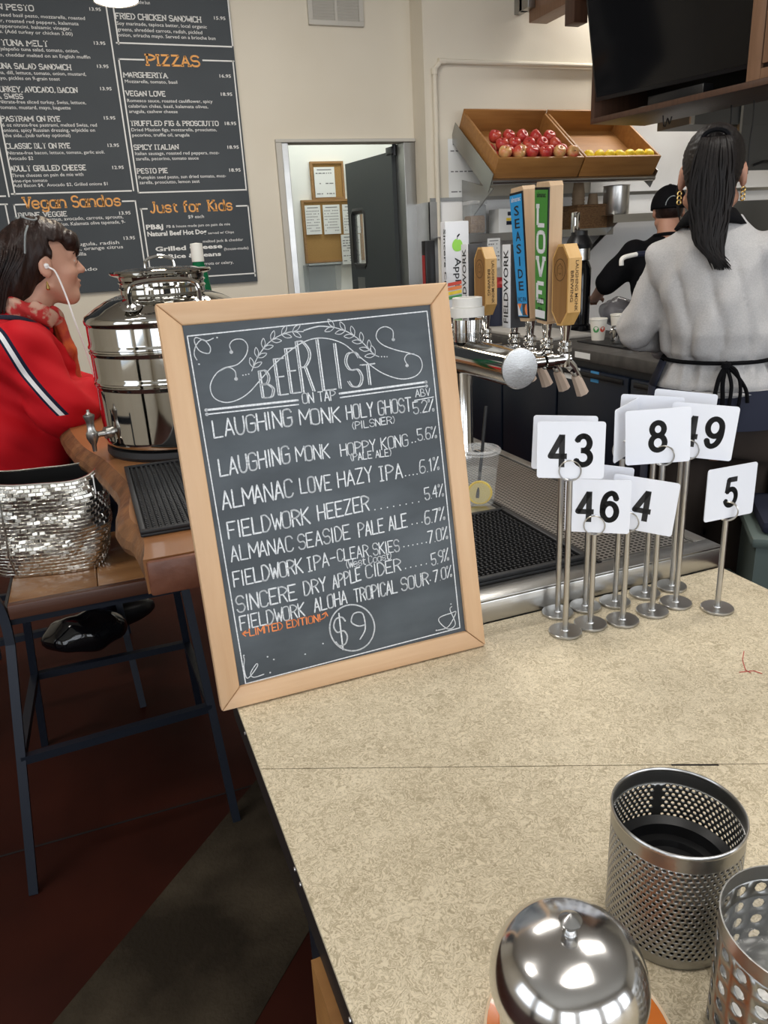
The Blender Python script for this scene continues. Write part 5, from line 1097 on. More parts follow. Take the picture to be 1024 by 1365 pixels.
def drum_handle(an):
    ca, sa = math.cos(an), math.sin(an); rd = DR-.050
    def L(u, r_, z): return (ca*r_-sa*u, sa*r_+ca*u, z)
    zz = hs+.030
    h_ = MB().tube(catmull([L(-.078, rd, zz+.002), L(-.078, rd+.004, zz+.03), L(-.066, rd+.006, zz+.046), L(-.03, rd+.01, zz+.052), L(.03, rd+.01, zz+.052), L(.066, rd+.006, zz+.046), L(.078, rd+.004, zz+.03), L(.078, rd, zz+.002)], 5), .0062, 12).build('carry_handle', M_chrome, dr)
    for s_ in (-1, 1):
        q = Vector((ca, sa, 0)); tl_ = Matrix.Rotation(an, 3, 'Z') @ Matrix.Rotation(R(28), 3, 'Y')
        MB().lathe([(0, .006), (.010, .006), (.014, .003), (.024, .002), (.026, 0)], 24, L(s_*.078, rd, zz), tl_).build('handle_boss', M_chrome, dr)
drum_handle(math.atan2(-2.049, -.30)+.06); drum_handle(math.atan2(2.049, .30))
# spigot on the left side
sp = thing('tmp', None, None); bpy.data.objects.remove(sp)
a_s = R(200); ca, sa = math.cos(a_s), math.sin(a_s); sz = .068
def LS(r_, z, u=0): return (ca*r_-sa*u, sa*r_+ca*u, z)
g = MB().tube([LS(DR-.004, sz), LS(DR+.008, sz)], .015, 16).tube([LS(DR+.008, sz), LS(DR+.030, sz)], .0075, 12)
g.build('spigot_shank', M_steel, dr)
q = LS(DR+.040, 0)
MB().lathe([(0, -.040), (.005, -.040), (.006, -.024), (.010, -.016), (.0145, -.006), (.0145, .006), (.010, .014), (.009, .024), (.010, .036), (.0135, .046), (.0135, .051), (.007, .054), (.0035, .059), (.0035, .064), (0, .064)], 24, (q[0], q[1], sz)).build('spigot_valve', M_steel, dr)
t = thing('green_bottle', 'tall green bottle with a white cap behind the steel drum', 'bottle', (.338, 2.345, S+.0005))
MB().lathe([(0, 0), (.028, 0), (.030, .005), (.030, .36), (.024, .42), (.016, .455), (0, .455)], 24).build('glass', M_bottle, t)
MB().lathe([(.0165, .4555), (.0175, .456), (.0175, .505), (0, .507)], 20).build('cap', M_cupw, t)

# ================================================================== BAR CHAIRS
def chair(label, dx, dy, dz=0):
    t = thing('bar_chair', label, 'chair', (dx, dy, 0), group='bar chairs'); q = .011
    def bar(pts_, nm='leg'):
        g = MB(); P_ = [Vector(p) for p in pts_]; g.tube(P_, q*1.35, 4); return g.build(nm, M_navymetal, t, smooth=False)
    A = [(-.346, 1.687, 0), (-.290, 1.835, .60), (-.292, 1.842, .68), (-.315, 1.845, .76), (-.36, 1.85, .92), (-.39, 1.85, 1.02)]
    Bk = [(-.340, 2.33, 0), (-.290, 2.235, .60), (-.292, 2.23, .68), (-.315, 2.23, .76), (-.36, 2.23, .92), (-.39, 2.23, 1.02)]
    bar([A[0]]+catmull(A[1:], 4)); bar([Bk[0]]+catmull(Bk[1:], 4)); Cn = [(.162, 1.728, 0), (.128, 1.86, .664)]; Dn = [(.150, 2.32, 0), (.122, 2.225, .664)]
    bar(Cn); bar(Dn)
    def at(L_, z): a, b = Vector(L_[0]), Vector(L_[1]); return a+(b-a)*((z-a.z)/(b.z-a.z))
    bar([at(A, .325), at(Cn, .325)], 'foot_rail'); bar([at(Bk, .27), at(Dn, .27)], 'foot_rail'); bar([at(Cn, .325), at(Dn, .27)], 'foot_rail'); bar([at(A, .33), at(Bk, .27)], 'foot_rail')
    bar([(-.29, 1.86, .652), (.125, 1.86, .652), (.12, 2.22, .652), (-.29, 2.22, .652), (-.29, 1.86, .652)], 'seat_frame')
    bar([(-.385, 1.85, 1.0), (-.40, 2.04, 1.0), (-.385, 2.23, 1.0)], 'back_rail'); bar([(-.345, 1.85, .86), (-.36, 2.04, .86), (-.345, 2.23, .86)], 'back_rail')
    xs_ = (-.278, -.075, .150)
    for i in range(2): MB().bx(xs_[i]+.0006, xs_[i+1]-.0006, 1.852, 2.25, .668, .70, .003).build('seat_plank', M_seat, t)
    MB().bx(-.278, .150, 1.828, 1.8514, .664, .7005, .003).build('seat_front_edge', M_seatedge, t)
    return t
chair('bar chair with the silver bag on its wooden seat', 0, 0); chair('bar chair under the woman in the red jacket', -.19, .69)
# black bag hanging under the seats
p = PY(112, 830, 2.36)
t = thing('black_bag', 'crumpled black plastic bag tucked under the chairs', 'bag', (p.x, 2.36, p.z-.10))
sdf_build('bag_body', lambda P: ell(P, (0, 0, .07), (.13, .08, .060))+.008*np.sin(P[:, 0]*40+P[:, 2]*25)*np.sin(P[:, 1]*45+P[:, 0]*12), (-.24, -.14, -.03), (.24, .14, .20), .011, M_blackgloss, t)

# ================================================================== SILVER BAG
bg = thing('silver_tote_bag', 'silver foil basket weave tote bag standing on the bar chair', 'bag', (-.168, 2.055, .7005))
_aa = np.linspace(0, 2*math.pi, 1441); _bx = .14*np.sign(np.cos(_aa))*np.abs(np.cos(_aa))**.55; _by = .080*np.sign(np.sin(_aa))*np.abs(np.sin(_aa))**.55
_bl = np.concatenate([[0], np.cumsum(np.hypot(np.diff(_bx), np.diff(_by)))]); _bl /= _bl[-1]
def bagpt(u, v, off=0.0, wob=0.0):
    """u 0..1 around, v 0..1 up"""
    a = float(np.interp(u % 1.0, _bl, _aa)); z = v*.252; cx, cy = -.01+.012*v, 0; hw, hd = .128+.030*math.sin(v*2.2)-.006*v, .070+.018*math.sin(v*2.6)
    ex = .55; c, s_ = math.cos(a), math.sin(a); x = hw*math.copysign(abs(c)**ex, c); y = hd*math.copysign(abs(s_)**ex, s_)
    cr_ = math.sin(v*math.pi)**.6*.006; wob = cr_*(math.sin(a*3+v*5)+.6*math.sin(a*6-v*8)+.25*math.sin(v*19+a*2)); k = math.hypot(x, y)+1e-9
    if c < -.2 and s_ < .3: wob += -.018*math.exp(-((v-.62)/.14)**2)*abs(c)
    r_ = (k+wob+off)/k; x, y = x*r_, y*r_; zz = z+(.010*math.sin(a*2+1.0)*v)
    an = R(-14); return (cx+x*math.cos(an)-y*math.sin(an), cy+x*math.sin(an)+y*math.cos(an), zz)
g = MB(); NU, NV = 48, 26
for j in range(NV):
    for i in range(NU):
        u0 = (i+(.5 if j % 2 else 0))/NU; u1 = u0+1/NU; v0, v1 = j/NV, (j+1)/NV; du, dv_ = (u1-u0)*.11, (v1-v0)*.16; ht = .0026
        tz = random.uniform(-.0012, .0014); tv_ = random.uniform(-.0006, .0006)
        vs_ = [bagpt(u0, v0), bagpt(u1, v0), bagpt(u1, v1), bagpt(u0, v1), bagpt(u0+du, v0+dv_, ht+tz+tv_), bagpt(u1-du, v0+dv_, ht-tz+tv_), bagpt(u1-du, v1-dv_, ht-tz-tv_), bagpt(u0+du, v1-dv_, ht+tz-tv_)]
        g.add(vs_, [(4, 5, 6, 7), (0, 1, 5, 4), (1, 2, 6, 5), (2, 3, 7, 6), (3, 0, 4, 7)])
o = g.build('woven_body', M_bag, bg, smooth=False); o['kind'] = 'stuff'
MB().add([bagpt(i/48, 0, -.001) for i in range(48)], [tuple(range(48))]).build('bottom', M_bag, bg, smooth=False)
MB().tube([bagpt(i/60, 1.0, .001) for i in range(60)], .0032, 6, closed=True).build('top_hem', M_bag, bg)
g = MB(); rws = [[bagpt(i/48, v, -.0035) for i in range(48)] for v in (.99, .85, .70)]
for r_ in range(2): g.add(rws[r_]+rws[r_+1], [(i, (i+1) % 48, 48+(i+1) % 48, 48+i) for i in range(48)])
g.add(rws[2], [tuple(range(48))]); g.build('lining', M_lining, bg)
MB().tube([bagpt(.655, v/14, .0035) for v in range(15)], .0022, 6).build('side_seam', M_bag, bg)
MB().tube(catmull([bagpt(.53, .97, .004), bagpt(.53, .90, .02), bagpt(.50, .72, .045), bagpt(.47, .86, .04), bagpt(.44, .97, .006)], 6), .006, 8, flat=.5).build('strap', M_bag, bg)
MB().tube(catmull([bagpt(.53, .97, .006), bagpt(.56, .80, .03), bagpt(.53, .60, .05), bagpt(.50, .55, .05)], 6), .005, 8).build('strap', M_bag, bg)
MB().box(bagpt(.93, .88, .004), (.030, .004, .034), Matrix.Rotation(R(20), 3, 'Z')).build('clip_tab', M_lining, bg, smooth=False)
MB().tube([bagpt(.915, .82, .008), bagpt(.925, .99, .008), bagpt(.955, .99, .008)], .0018, 6).build('clip_wire', M_buds, bg)

# trash bin behind the counter
p = PZ(1000, 690, .70); t = thing('waste_bin', 'grey green waste bin with a navy liner behind the counter', 'bin', (p.x+.17, p.y-.11, .08), R(-38))
MB().bx(-.17, .17, -.11, .11, -.08, 0).build('plinth', M_black, t, smooth=False)
MB().prism([(-.20, -.14), (.20, -.14), (.20, .14), (-.20, .14)], 0, .58).build('bin', M_bintrash, t, smooth=False)
MB().bx(-.215, .215, -.155, .155, .581, .612, .012).build('rim', M_bintrash, t)
MB().bx(-.19, .19, -.13, .13, .6125, .650, .015).build('liner', M_navycl, t)
MB().tube(catmull([(-.205, -.06, .40), (-.235, -.06, .42), (-.235, .06, .42), (-.205, .06, .40)], 4), .012, 8).build('handle', M_bintrash, t)

# ================================================================== PEOPLE
def levels(P, zs, a, b, cy=None, cx=None):
    z = P[:, 2]; A = np.interp(z, zs, a); Bv = np.interp(z, zs, b); c = np.interp(z, zs, cy) if cy is not None else 0; cxx = np.interp(z, zs, cx) if cx is not None else 0
    d = (np.sqrt(((P[:, 0]-cxx)/A)**2+((P[:, 1]-c)/Bv)**2)-1)*np.minimum(A, Bv)
    return smax(d, np.maximum(zs[0]-z, z-zs[-1]), .012)
def head_sdf(P, c, s=1.0):
    Q = (P-np.array(c))/s
    d = ell(Q, (0, -.012, .032), (.074, .092, .086))
    d = smin(d, ell(Q, (0, .034, -.030), (.058, .054, .082)), .03)
    d = smin(d, ell(Q, (0, .062, -.094), (.026, .024, .022)), .03)
    d = smin(d, ell(Q, (0, .073, .030), (.050, .020, .016)), .018)
    for sx in (-1, 1):
        d = smin(d, ell(Q, (sx*.040, .056, -.026), (.022, .024, .020)), .02)
        d = smin(d, cap(Q, (sx*.052, -.002, -.060), (sx*.022, .058, -.098), .020, .016), .02)
        d = smax(d, -ell(Q, (sx*.031, .097, .006), (.016, .013, .010)), .008)
        d = smin(d, ell(Q, (sx*.031, .080, .006), (.0135, .0125, .0115)), .003)
        e = smax(ell(Q, (sx*.077, -.014, -.006), (.011, .021, .033)), -ell(Q, (sx*.088, -.008, -.002), (.008, .012, .021)), .006); d = smin(d, e, .006)
    d = smin(d, cap(Q, (0, .083, .018), (0, .106, -.020), .0075, .0115), .012)
    for sx in (-1, 1): d = smin(d, ell(Q, (sx*.011, .097, -.024), (.008, .009, .007)), .006)
    d = smin(d, ell(Q, (0, .088, -.052), (.022, .010, .006)), .006); d = smin(d, ell(Q, (0, .086, -.065), (.019, .010, .007)), .006)
    d = smax(d, -ell(Q, (0, .101, -.0585), (.022, .010, .0018)), .003)
    return d*s
def hand_sdf(P, w, fwdv, side, upv=(0, 0, 1), curl=.5):
    """relaxed hand at wrist w, pointing along fwdv; side=+1 thumb on the +lateral side"""
    f = Vector(fwdv).normalized(); u = Vector(upv); l = f.cross(u).normalized()*side; u = l.cross(f).normalized()*side; w = Vector(w)
    d = cap(P, w, w+f*.075, .022, .026, None); pal = ell((P-np.array(w+f*.055)) @ np.array([list(l), list(f), list(u)]).T, (0, 0, 0), (.040, .052, .016)); d = smin(d, pal, .015)
    for k, (o, ln) in enumerate(((.030, .068), (.010, .078), (-.010, .072), (-.029, .056))):
        a = w+f*.095+l*o; b = a+f*ln*.5-u*ln*.12*curl; c = b+f*ln*.38-u*ln*.45*curl
        d = smin(d, chain(P, [tuple(a), tuple(b), tuple(c)], [.0100, .0092, .0080], .004), .006)
    a = w+f*.030+l*.030; b = a+f*.030+l*.022-u*.008; c = b+f*.032+l*.004-u*.010
    return smin(d, chain(P, [tuple(a), tuple(b), tuple(c)], [.013, .0115, .0095], .005), .010)
def wob(P, k, a, s=0.): return a*(np.sin(P[:, 0]*k+P[:, 2]*k*.6+s)*np.sin(P[:, 1]*k*1.1-P[:, 2]*k*.4+s*2)+.5*np.sin(P[:, 0]*k*2.1-P[:, 2]*k*1.3+s))

# ---- worker in the grey sweatshirt, seen from behind
p1 = thing('person', 'worker with black ponytail in grey sweatshirt and tied apron, seen from behind', 'person', (1.640, 1.705, 0), R(-43))
HC = (-.028, .030, 1.585)
SHZ = np.array([1.015, 1.04, 1.085, 1.105, 1.125, 1.18, 1.27, 1.35, 1.40, 1.435, 1.465, 1.49]); SA = np.array([.152, .162, .150, .138, .157, .160, .153, .150, .142, .110, .082, .068]); SB = np.array([.132, .140, .124, .118, .130, .146, .144, .128, .112, .095, .078, .066])
SCX = np.interp(SHZ, [1.0, 1.2, 1.49], [.03, .018, -.018])
def body1(P):
    d = head_sdf(P, HC); d = smin(d, cap(P, (HC[0], .01, 1.53), (-.02, -.01, 1.42), .050, .058), .02)
    d = smin(d, levels(P, SHZ[:9], SA[:9]-.055, SB[:9]-.05, None, SCX[:9]), .04); d = smin(d, cap(P, (-.125, 0, 1.375), (.125, 0, 1.375), .045, .045), .04)
    for sx, arm in ((-1, [(-.135, .0, 1.365), (-.172, .03, 1.185), (-.10, .19, 1.10)]), (1, [(.145, .0, 1.365), (.195, .04, 1.185), (.12, .20, 1.10)])):
        d = smin(d, chain(P, arm, [.036, .030, .022], .02), .03); d = smin(d, hand_sdf(P, arm[2], (-.3*sx, 1, -.25), -sx), .012)
    d = smin(d, cap(P, (.03, 0, 1.04), (.03, 0, .92), .09, .12), .05)
    for sx in (-1, 1): d = smin(d, chain(P, [(sx*.085+.03, 0, .90), (sx*.09+.03, .02, .50), (sx*.09+.03, -.01, .09)], [.075, .055, .038], .03), .04); d = smin(d, ell(P, (sx*.09+.03, .05, .042), (.042, .12, .038)), .03)
    return d
sdf_build('body', body1, (-.36, -.22, -.005), (.38, .42, 1.74), .0085, M_skin2, p1)
def sweat(P):
    th = np.arctan2(P[:, 1], P[:, 0]-.02); z = P[:, 2]
    d = levels(P, SHZ, SA, SB, None, SCX)
    for arm in ([(-.128, .0, 1.362), (-.186, .020, 1.195), (-.135, .14, 1.105)], [(.140, .0, 1.362), (.205, .035, 1.195), (.140, .16, 1.105)]):
        a = chain(P, arm, [.062, .058, .042], .03)+wob(P, 38, .0055, 1.)+.003*np.sin(z*120+P[:, 1]*60)*np.exp(-((z-1.14)/.05)**2); d = smin(d, a, .010+.03*np.clip((z-1.28)/.1, 0, 1))
    fold = 1-np.abs(np.sin(th*6.5+z*9+1.2*np.sin(z*14+P[:, 0]*9))); d = d+.016*fold**2*np.exp(-((z-1.14)/.075)**2)+.010*np.abs(np.sin(th*9+z*4))*np.exp(-((z-1.07)/.035)**2)+wob(P, 17, .0080)+wob(P, 34, .0035, 2.)+.012*(1-np.abs(np.sin(th*4.2+z*13+P[:, 0]*10)))**2*np.exp(-((z-1.27)/.09)**2)
    d = smax(d, -cap(P, (-.022, -.005, 1.44), (-.026, 0, 1.60), .066, .075), .01)
    return smax(d, 1.018-z+.004*np.sin(th*3), .006)
sdf_build('sweatshirt', sweat, (-.36, -.24, .99), (.36, .28, 1.53), .0068, M_sweat, p1)
def ring_pts(z, off, n=48, a0=0, a1=2*math.pi):
    A, Bv, cx = np.interp(z, SHZ, SA)+off, np.interp(z, SHZ, SB)+off, np.interp(z, SHZ, SCX); return [(cx+A*math.cos(a0+(a1-a0)*k/n), Bv*math.sin(a0+(a1-a0)*k/n), z) for k in range(n+1)]
MB().tube(ring_pts(1.105, .006)[:-1], .0055, 8, closed=True).build('apron_cord', M_blackcl, p1)
MB().tube(ring_pts(1.020, .002)[:-1], .010, 8, closed=True).build('hem_band', M_sweat, p1)
kb = (.045, -.140, 1.103)
g = MB().tube(catmull([kb, (.07, -.150, 1.09), (.085, -.156, 1.04), (.080, -.150, .97), (.068, -.150, .935), (.060, -.152, .97), (.062, -.155, 1.05), kb], 6), .0050, 6)
g.build('apron_bow_loop', M_blackcl, p1)
for q in ([kb, (.030, -.152, 1.07), (.022, -.158, 1.01), (.018, -.155, .94), (.022, -.15, .90)], [kb, (.040, -.154, 1.06), (.044, -.160, 1.00), (.036, -.160, .96)], [kb, (.075, -.150, 1.075), (.098, -.150, 1.04), (.105, -.150, 1.005)]): MB().tube(catmull(q, 6), .0045, 6, flat=1.5).build('apron_string', M_blackcl, p1)
MB().lathe([(0, .012), (.012, .006), (.013, -.006), (0, -.012)], 10, kb).build('apron_knot', M_blackcl, p1)
# black collar standing around the neck
g = MB(); n = 40
inn, o2 = [], []
for k in range(n):
    a = 2*math.pi*k/n; s_ = math.sin(a); inn.append((-.024+.064*math.cos(a), -.004+.066*s_, 1.492-.012*s_)); o2.append((-.022+.092*math.cos(a), -.006+.094*s_, 1.452-.016*s_))
g.add(inn+o2, [(i, (i+1) % n, n+(i+1) % n, n+i) for i in range(n)]); o = g.build('collar', M_blackcl, p1, ang=70); md = o.modifiers.new('s', 'SOLIDIFY'); md.thickness = .008
def pants(P):
    d = levels(P, np.array([.84, .92, .99, 1.03]), [.185, .188, .170, .160], [.145, .15, .135, .125], None, [.03]*4)
    for sx in (-1, 1): d = smin(d, chain(P, [(sx*.088+.03, 0, .90), (sx*.095+.03, .015, .50), (sx*.095+.03, -.01, .10)], [.098, .080, .070], .03), .05)
    return smax(d+wob(P, 19, .005), .05-P[:, 2], .01)
sdf_build('trousers', pants, (-.22, -.22, .02), (.28, .24, 1.05), .011, M_brownp, p1)
for sxx in (-.06, .12): sdf_build('shoe', lambda P: ell(P, (sxx, .055, .045), (.052, .14, .05)), (sxx-.08, -.12, -.012), (sxx+.08, .22, .12), .011, M_black, p1)
MB().lathe([(.200, .925), (.197, .96), (.186, 1.00), (.176, 1.03)], 40, (.03, 0, 0)).xf(Matrix.Translation((.03, 0, 0)) @ Matrix.Diagonal((1, .79, 1, 1)) @ Matrix.Translation((-.03, 0, 0))).build('navy_waistband', M_navycl, p1)
g = MB(); n = 30; rows = []
for z, off in ((1.10, .012), (1.03, .022), (.95, .03), (.80, .035), (.60, .035), (.45, .035)):
    zz = max(z, 1.02); A, Bv = np.interp(zz, SHZ, SA)+off, np.interp(zz, SHZ, SB)+off; rows.append([(.025+A*math.cos(R(-28)+R(236)*k/n), Bv*math.sin(R(-28)+R(236)*k/n), z) for k in range(n+1)])
for r_ in range(len(rows)-1): g.add(rows[r_]+rows[r_+1], [(i, i+1, n+2+i, n+1+i) for i in range(n)])
o = g.build('apron', M_navycl, p1, ang=70); md = o.modifiers.new('s', 'SOLIDIFY'); md.thickness = .003
def hair1(P):
    Q = P-np.array(HC); d = ell(Q, (0, -.010, .034), (.078, .100, .092)); d = smin(d, ell(Q, (0, -.055, -.010), (.060, .048, .062)), .03)
    face = np.maximum(.022-Q[:, 1]*1.0, Q[:, 2]-.052)   # inside face region negative
    d = smax(d, -face, .008); d = smax(d, -.062-Q[:, 2]+np.abs(Q[:, 0])*.25, .01)
    for sx in (-1, 1): d = smax(d, -ell(Q, (sx*.082, -.010, -.022), (.022, .030, .042)), .006)
    ph = np.arctan2(Q[:, 0], Q[:, 2]-.06); return d+.0012*np.sin(ph*46+Q[:, 1]*30)+.0008*np.sin(ph*83)
sdf_build('hair', hair1, (HC[0]-.12, HC[1]-.15, HC[2]-.12), (HC[0]+.12, HC[1]+.13, HC[2]+.15), .0048, M_hair, p1)
g = MB()
for k in range(300):
    a, r_ = random.uniform(0, 6.283), math.sqrt(random.random()); ox, oy = r_*math.cos(a), r_*math.sin(a); l_ = random.uniform(.65, 1.08); w1, w2 = random.uniform(-.006, .006), random.uniform(-.010, .010)
    pth = [(HC[0]+ox*.022, HC[1]-.068+oy*.012, 1.664+oy*.012), (HC[0]+ox*.034, HC[1]-.116+oy*.018, 1.655+.008*r_), (HC[0]+ox*.045+w1-.002, HC[1]-.138+oy*.024, 1.60), (HC[0]+ox*.050+w2-.004, HC[1]-.142+oy*.022, 1.53), (HC[0]+ox*.040+.0+w1*1.5, HC[1]-.150+oy*.020, 1.465), (HC[0]+ox*.028+.006-w2, HC[1]-.158+oy*.016, 1.41), (HC[0]+.010+ox*.018+w2+l_*.030, HC[1]-.166+oy*.012, 1.41-.060*l_)]
    g.tube(catmull(pth, 3), [.0035]*14+[.0030, .0024, .0018, .0012, .0006], 4, caps=False)
g.build('ponytail', M_hair, p1, ang=80)
g = MB()
for k in range(5): g.tube(catmull([(HC[0]-.076, HC[1]+.01+k*.004, 1.60), (HC[0]-.082-.002*k, HC[1]+.01, 1.54), (HC[0]-.076+.003*k, HC[1]+.005, 1.48-.01*k)], 4), .0012, 4)
g.build('loose_strands', M_hair, p1)
MB().tube([(HC[0]+.032*math.cos(q*math.pi/8), HC[1]-.098+.006*math.sin(q*math.pi/8), 1.664+.022*math.sin(q*math.pi/8)) for q in range(16)], .006, 6, closed=True).build('hair_tie', M_blackcl, p1)
for sx in (-1, 1):
    e = MB()
    for j in range(3): e.tube([(HC[0]+sx*.079+.005*math.cos(q*math.pi/6), HC[1]-.016, HC[2]-.042-.011*j+.0058*math.sin(q*math.pi/6)) for q in range(12)], .0018, 6, closed=True)
    e.build('earring', M_gold, p1)

# ---- worker with the black cap
p2 = thing('person', 'worker in a black cap and black shirt leaning over the worktop', 'person', (3.225, 3.745, 0), R(-30))
H2 = (0, .03, 1.558)
def body2(P):
    d = head_sdf(P, H2, 1.04); d = smin(d, cap(P, (0, .0, 1.50), (0, -.03, 1.38), .058, .066), .02)
    d = smin(d, levels(P, np.array([.9, 1.1, 1.25, 1.35, 1.40]), [.15, .15, .165, .15, .09], [.10, .10, .11, .10, .08]), .04)
    for sx, arm in ((-1, [(-.19, -.02, 1.34), (-.33, .06, 1.16), (-.36, .26, 1.08)]), (1, [(.19, -.02, 1.34), (.30, .08, 1.14), (.16, .26, 1.08)])):
        d = smin(d, chain(P, arm, [.055, .044, .030], .02), .03); d = smin(d, hand_sdf(P, arm[2], (.05*sx, 1, -.25), -sx), .012)
    d = smin(d, cap(P, (0, 0, 1.0), (0, 0, .88), .13, .13), .05)
    for sx in (-1, 1): d = smin(d, chain(P, [(sx*.09, 0, .88), (sx*.1, .02, .50), (sx*.1, -.01, .09)], [.08, .06, .04], .03), .04); d = smin(d, ell(P, (sx*.1, .05, .042), (.042, .12, .038)), .03)
    return d
sdf_build('body', body2, (-.45, -.20, -.005), (.42, .50, 1.72), .011, M_skin2, p2)
def shirt2(P):
    d = levels(P, np.array([.86, 1.0, 1.1, 1.25, 1.35, 1.40, 1.44]), [.18, .18, .18, .195, .175, .125, .07], [.13, .13, .13, .14, .125, .10, .07])
    for arm in ([(-.18, -.02, 1.335), (-.32, .05, 1.175)], [(.18, -.02, 1.335), (.29, .07, 1.16)]): d = smin(d, chain(P, arm, [.078, .072], .02), .04)
    return smax(d+wob(P, 24, .005), -cap(P, (0, -.02, 1.40), (0, 0, 1.55), .064, .072), .01)
sdf_build('black_shirt', shirt2, (-.46, -.20, .84), (.42, .24, 1.47), .009, M_blackcl, p2)
MB().tube([(.078*math.cos(q*math.pi/12), -.016+.074*math.sin(q*math.pi/12), 1.424-.010*math.sin(q*math.pi/12)) for q in range(24)], .010, 6, closed=True).build('collar', M_blackcl, p2)
sdf_build('trousers', lambda P: smin(smin(levels(P, np.array([.82, .90, .95]), [.18, .18, .17], [.14, .14, .13]), chain(P, [(-.09, 0, .88), (-.1, .01, .1)], [.09, .07]), .03), chain(P, [(.09, 0, .88), (.1, .01, .1)], [.09, .07]), .03), (-.22, -.18, .0), (.22, .18, .97), .014, M_blackcl, p2)
sdf_build('short_hair', lambda P: smax(ell(P, (0, .012, H2[2]+.020), (.079, .098, .098)), np.maximum(P[:, 1]-.04, 1.515-P[:, 2]), .01), (-.12, -.12, 1.49), (.12, .12, 1.62), .006, M_hair2, p2)
CPZ = 1.580
cp = sdf_build('cap_crown', lambda P: smax(ell(P, (0, .018, CPZ), (.099, .120, .116)), CPZ-.012-P[:, 2], .006), (-.13, -.13, 1.55), (.13, .16, 1.71), .006, M_blackcl, p2)
MB().lathe([(0, .006), (.008, .004), (.009, 0)], 10, (0, .018, CPZ+.114)).build('cap_button', M_blackcl, p2)
g = MB(); n = 16
for z in (CPZ-.010, CPZ-.004): pass
tp = [(.085*math.cos(math.pi*k/n), .10+.105*math.sin(math.pi*k/n), CPZ-.006-.012*math.sin(math.pi*k/n)) for k in range(n+1)]
g.add(tp+[(x, y, z-.004) for x, y, z in tp], [tuple(range(n+1)), tuple(range(2*n+1, n, -1))]+[(i, i+1, n+2+i, n+1+i) for i in range(n)]); g.build('cap_visor', M_blackcl, p2)
g = MB(); a0 = -math.pi/2
vsx = []
for (da, dz) in [(-.42, .004), (.42, .004)]+[(.42*math.cos(q*math.pi/10), .004+.050*math.sin(q*math.pi/10)) for q in range(1, 10)]:
    z = CPZ+dz; k = math.sqrt(max(0, 1-(dz/.116)**2)); vsx.append((.1010*k*math.cos(a0+da), .018+.1220*k*math.sin(a0+da), z))
g.add(vsx, [tuple(range(len(vsx)))]); g.build('cap_opening', M_grey, p2, smooth=False)
MB().tube([(.100*math.cos(a0+(q-5)*.085), .018+.120*math.sin(a0+(q-5)*.085), CPZ-.002) for q in range(11)], .007, 6, flat=.5).build('cap_strap', M_blackcl, p2)

# ---- seated woman in the red track jacket
p3 = thing('person', 'seated woman in a red striped track jacket with white earphones', 'person', (-.284, 2.715, -.10), R(-76))
p3.scale = (1.07, 1.07, 1.07)
H3 = (0, .19, 1.450)
AR = {1: [(.175, .05, 1.205), (.215, .125, 1.060), (.02, .30, 1.045)], -1: [(-.175, .05, 1.205), (-.215, .16, 1.055), (-.09, .35, 1.035)]}
def body3(P):
    d = head_sdf(P, H3); d = smin(d, cap(P, (0, .165, 1.38), (0, .09, 1.25), .048, .056), .02)
    d = smin(d, chain(P, [(0, -.02, .80), (0, .0, 1.0), (0, .05, 1.18)], [.13, .12, .11], .04), .05)
    for sx in (-1, 1):
        d = smin(d, chain(P, AR[sx], [.050, .042, .028], .02), .03); d = smin(d, hand_sdf(P, AR[sx][2], (-.35*sx, 1, -.02), -sx, curl=.3), .012)
        d = smin(d, chain(P, [(sx*.09, .0, .79), (sx*.12, .30, .78), (sx*.12, .14, .44), (sx*.12, .12, .36)], [.085, .06, .045, .04], .03), .04); d = smin(d, ell(P, (sx*.12, .17, .345), (.04, .11, .035)), .03)
    return d
sdf_build('body', body3, (-.34, -.17, .29), (.34, .58, 1.60), .0072, M_skin, p3)
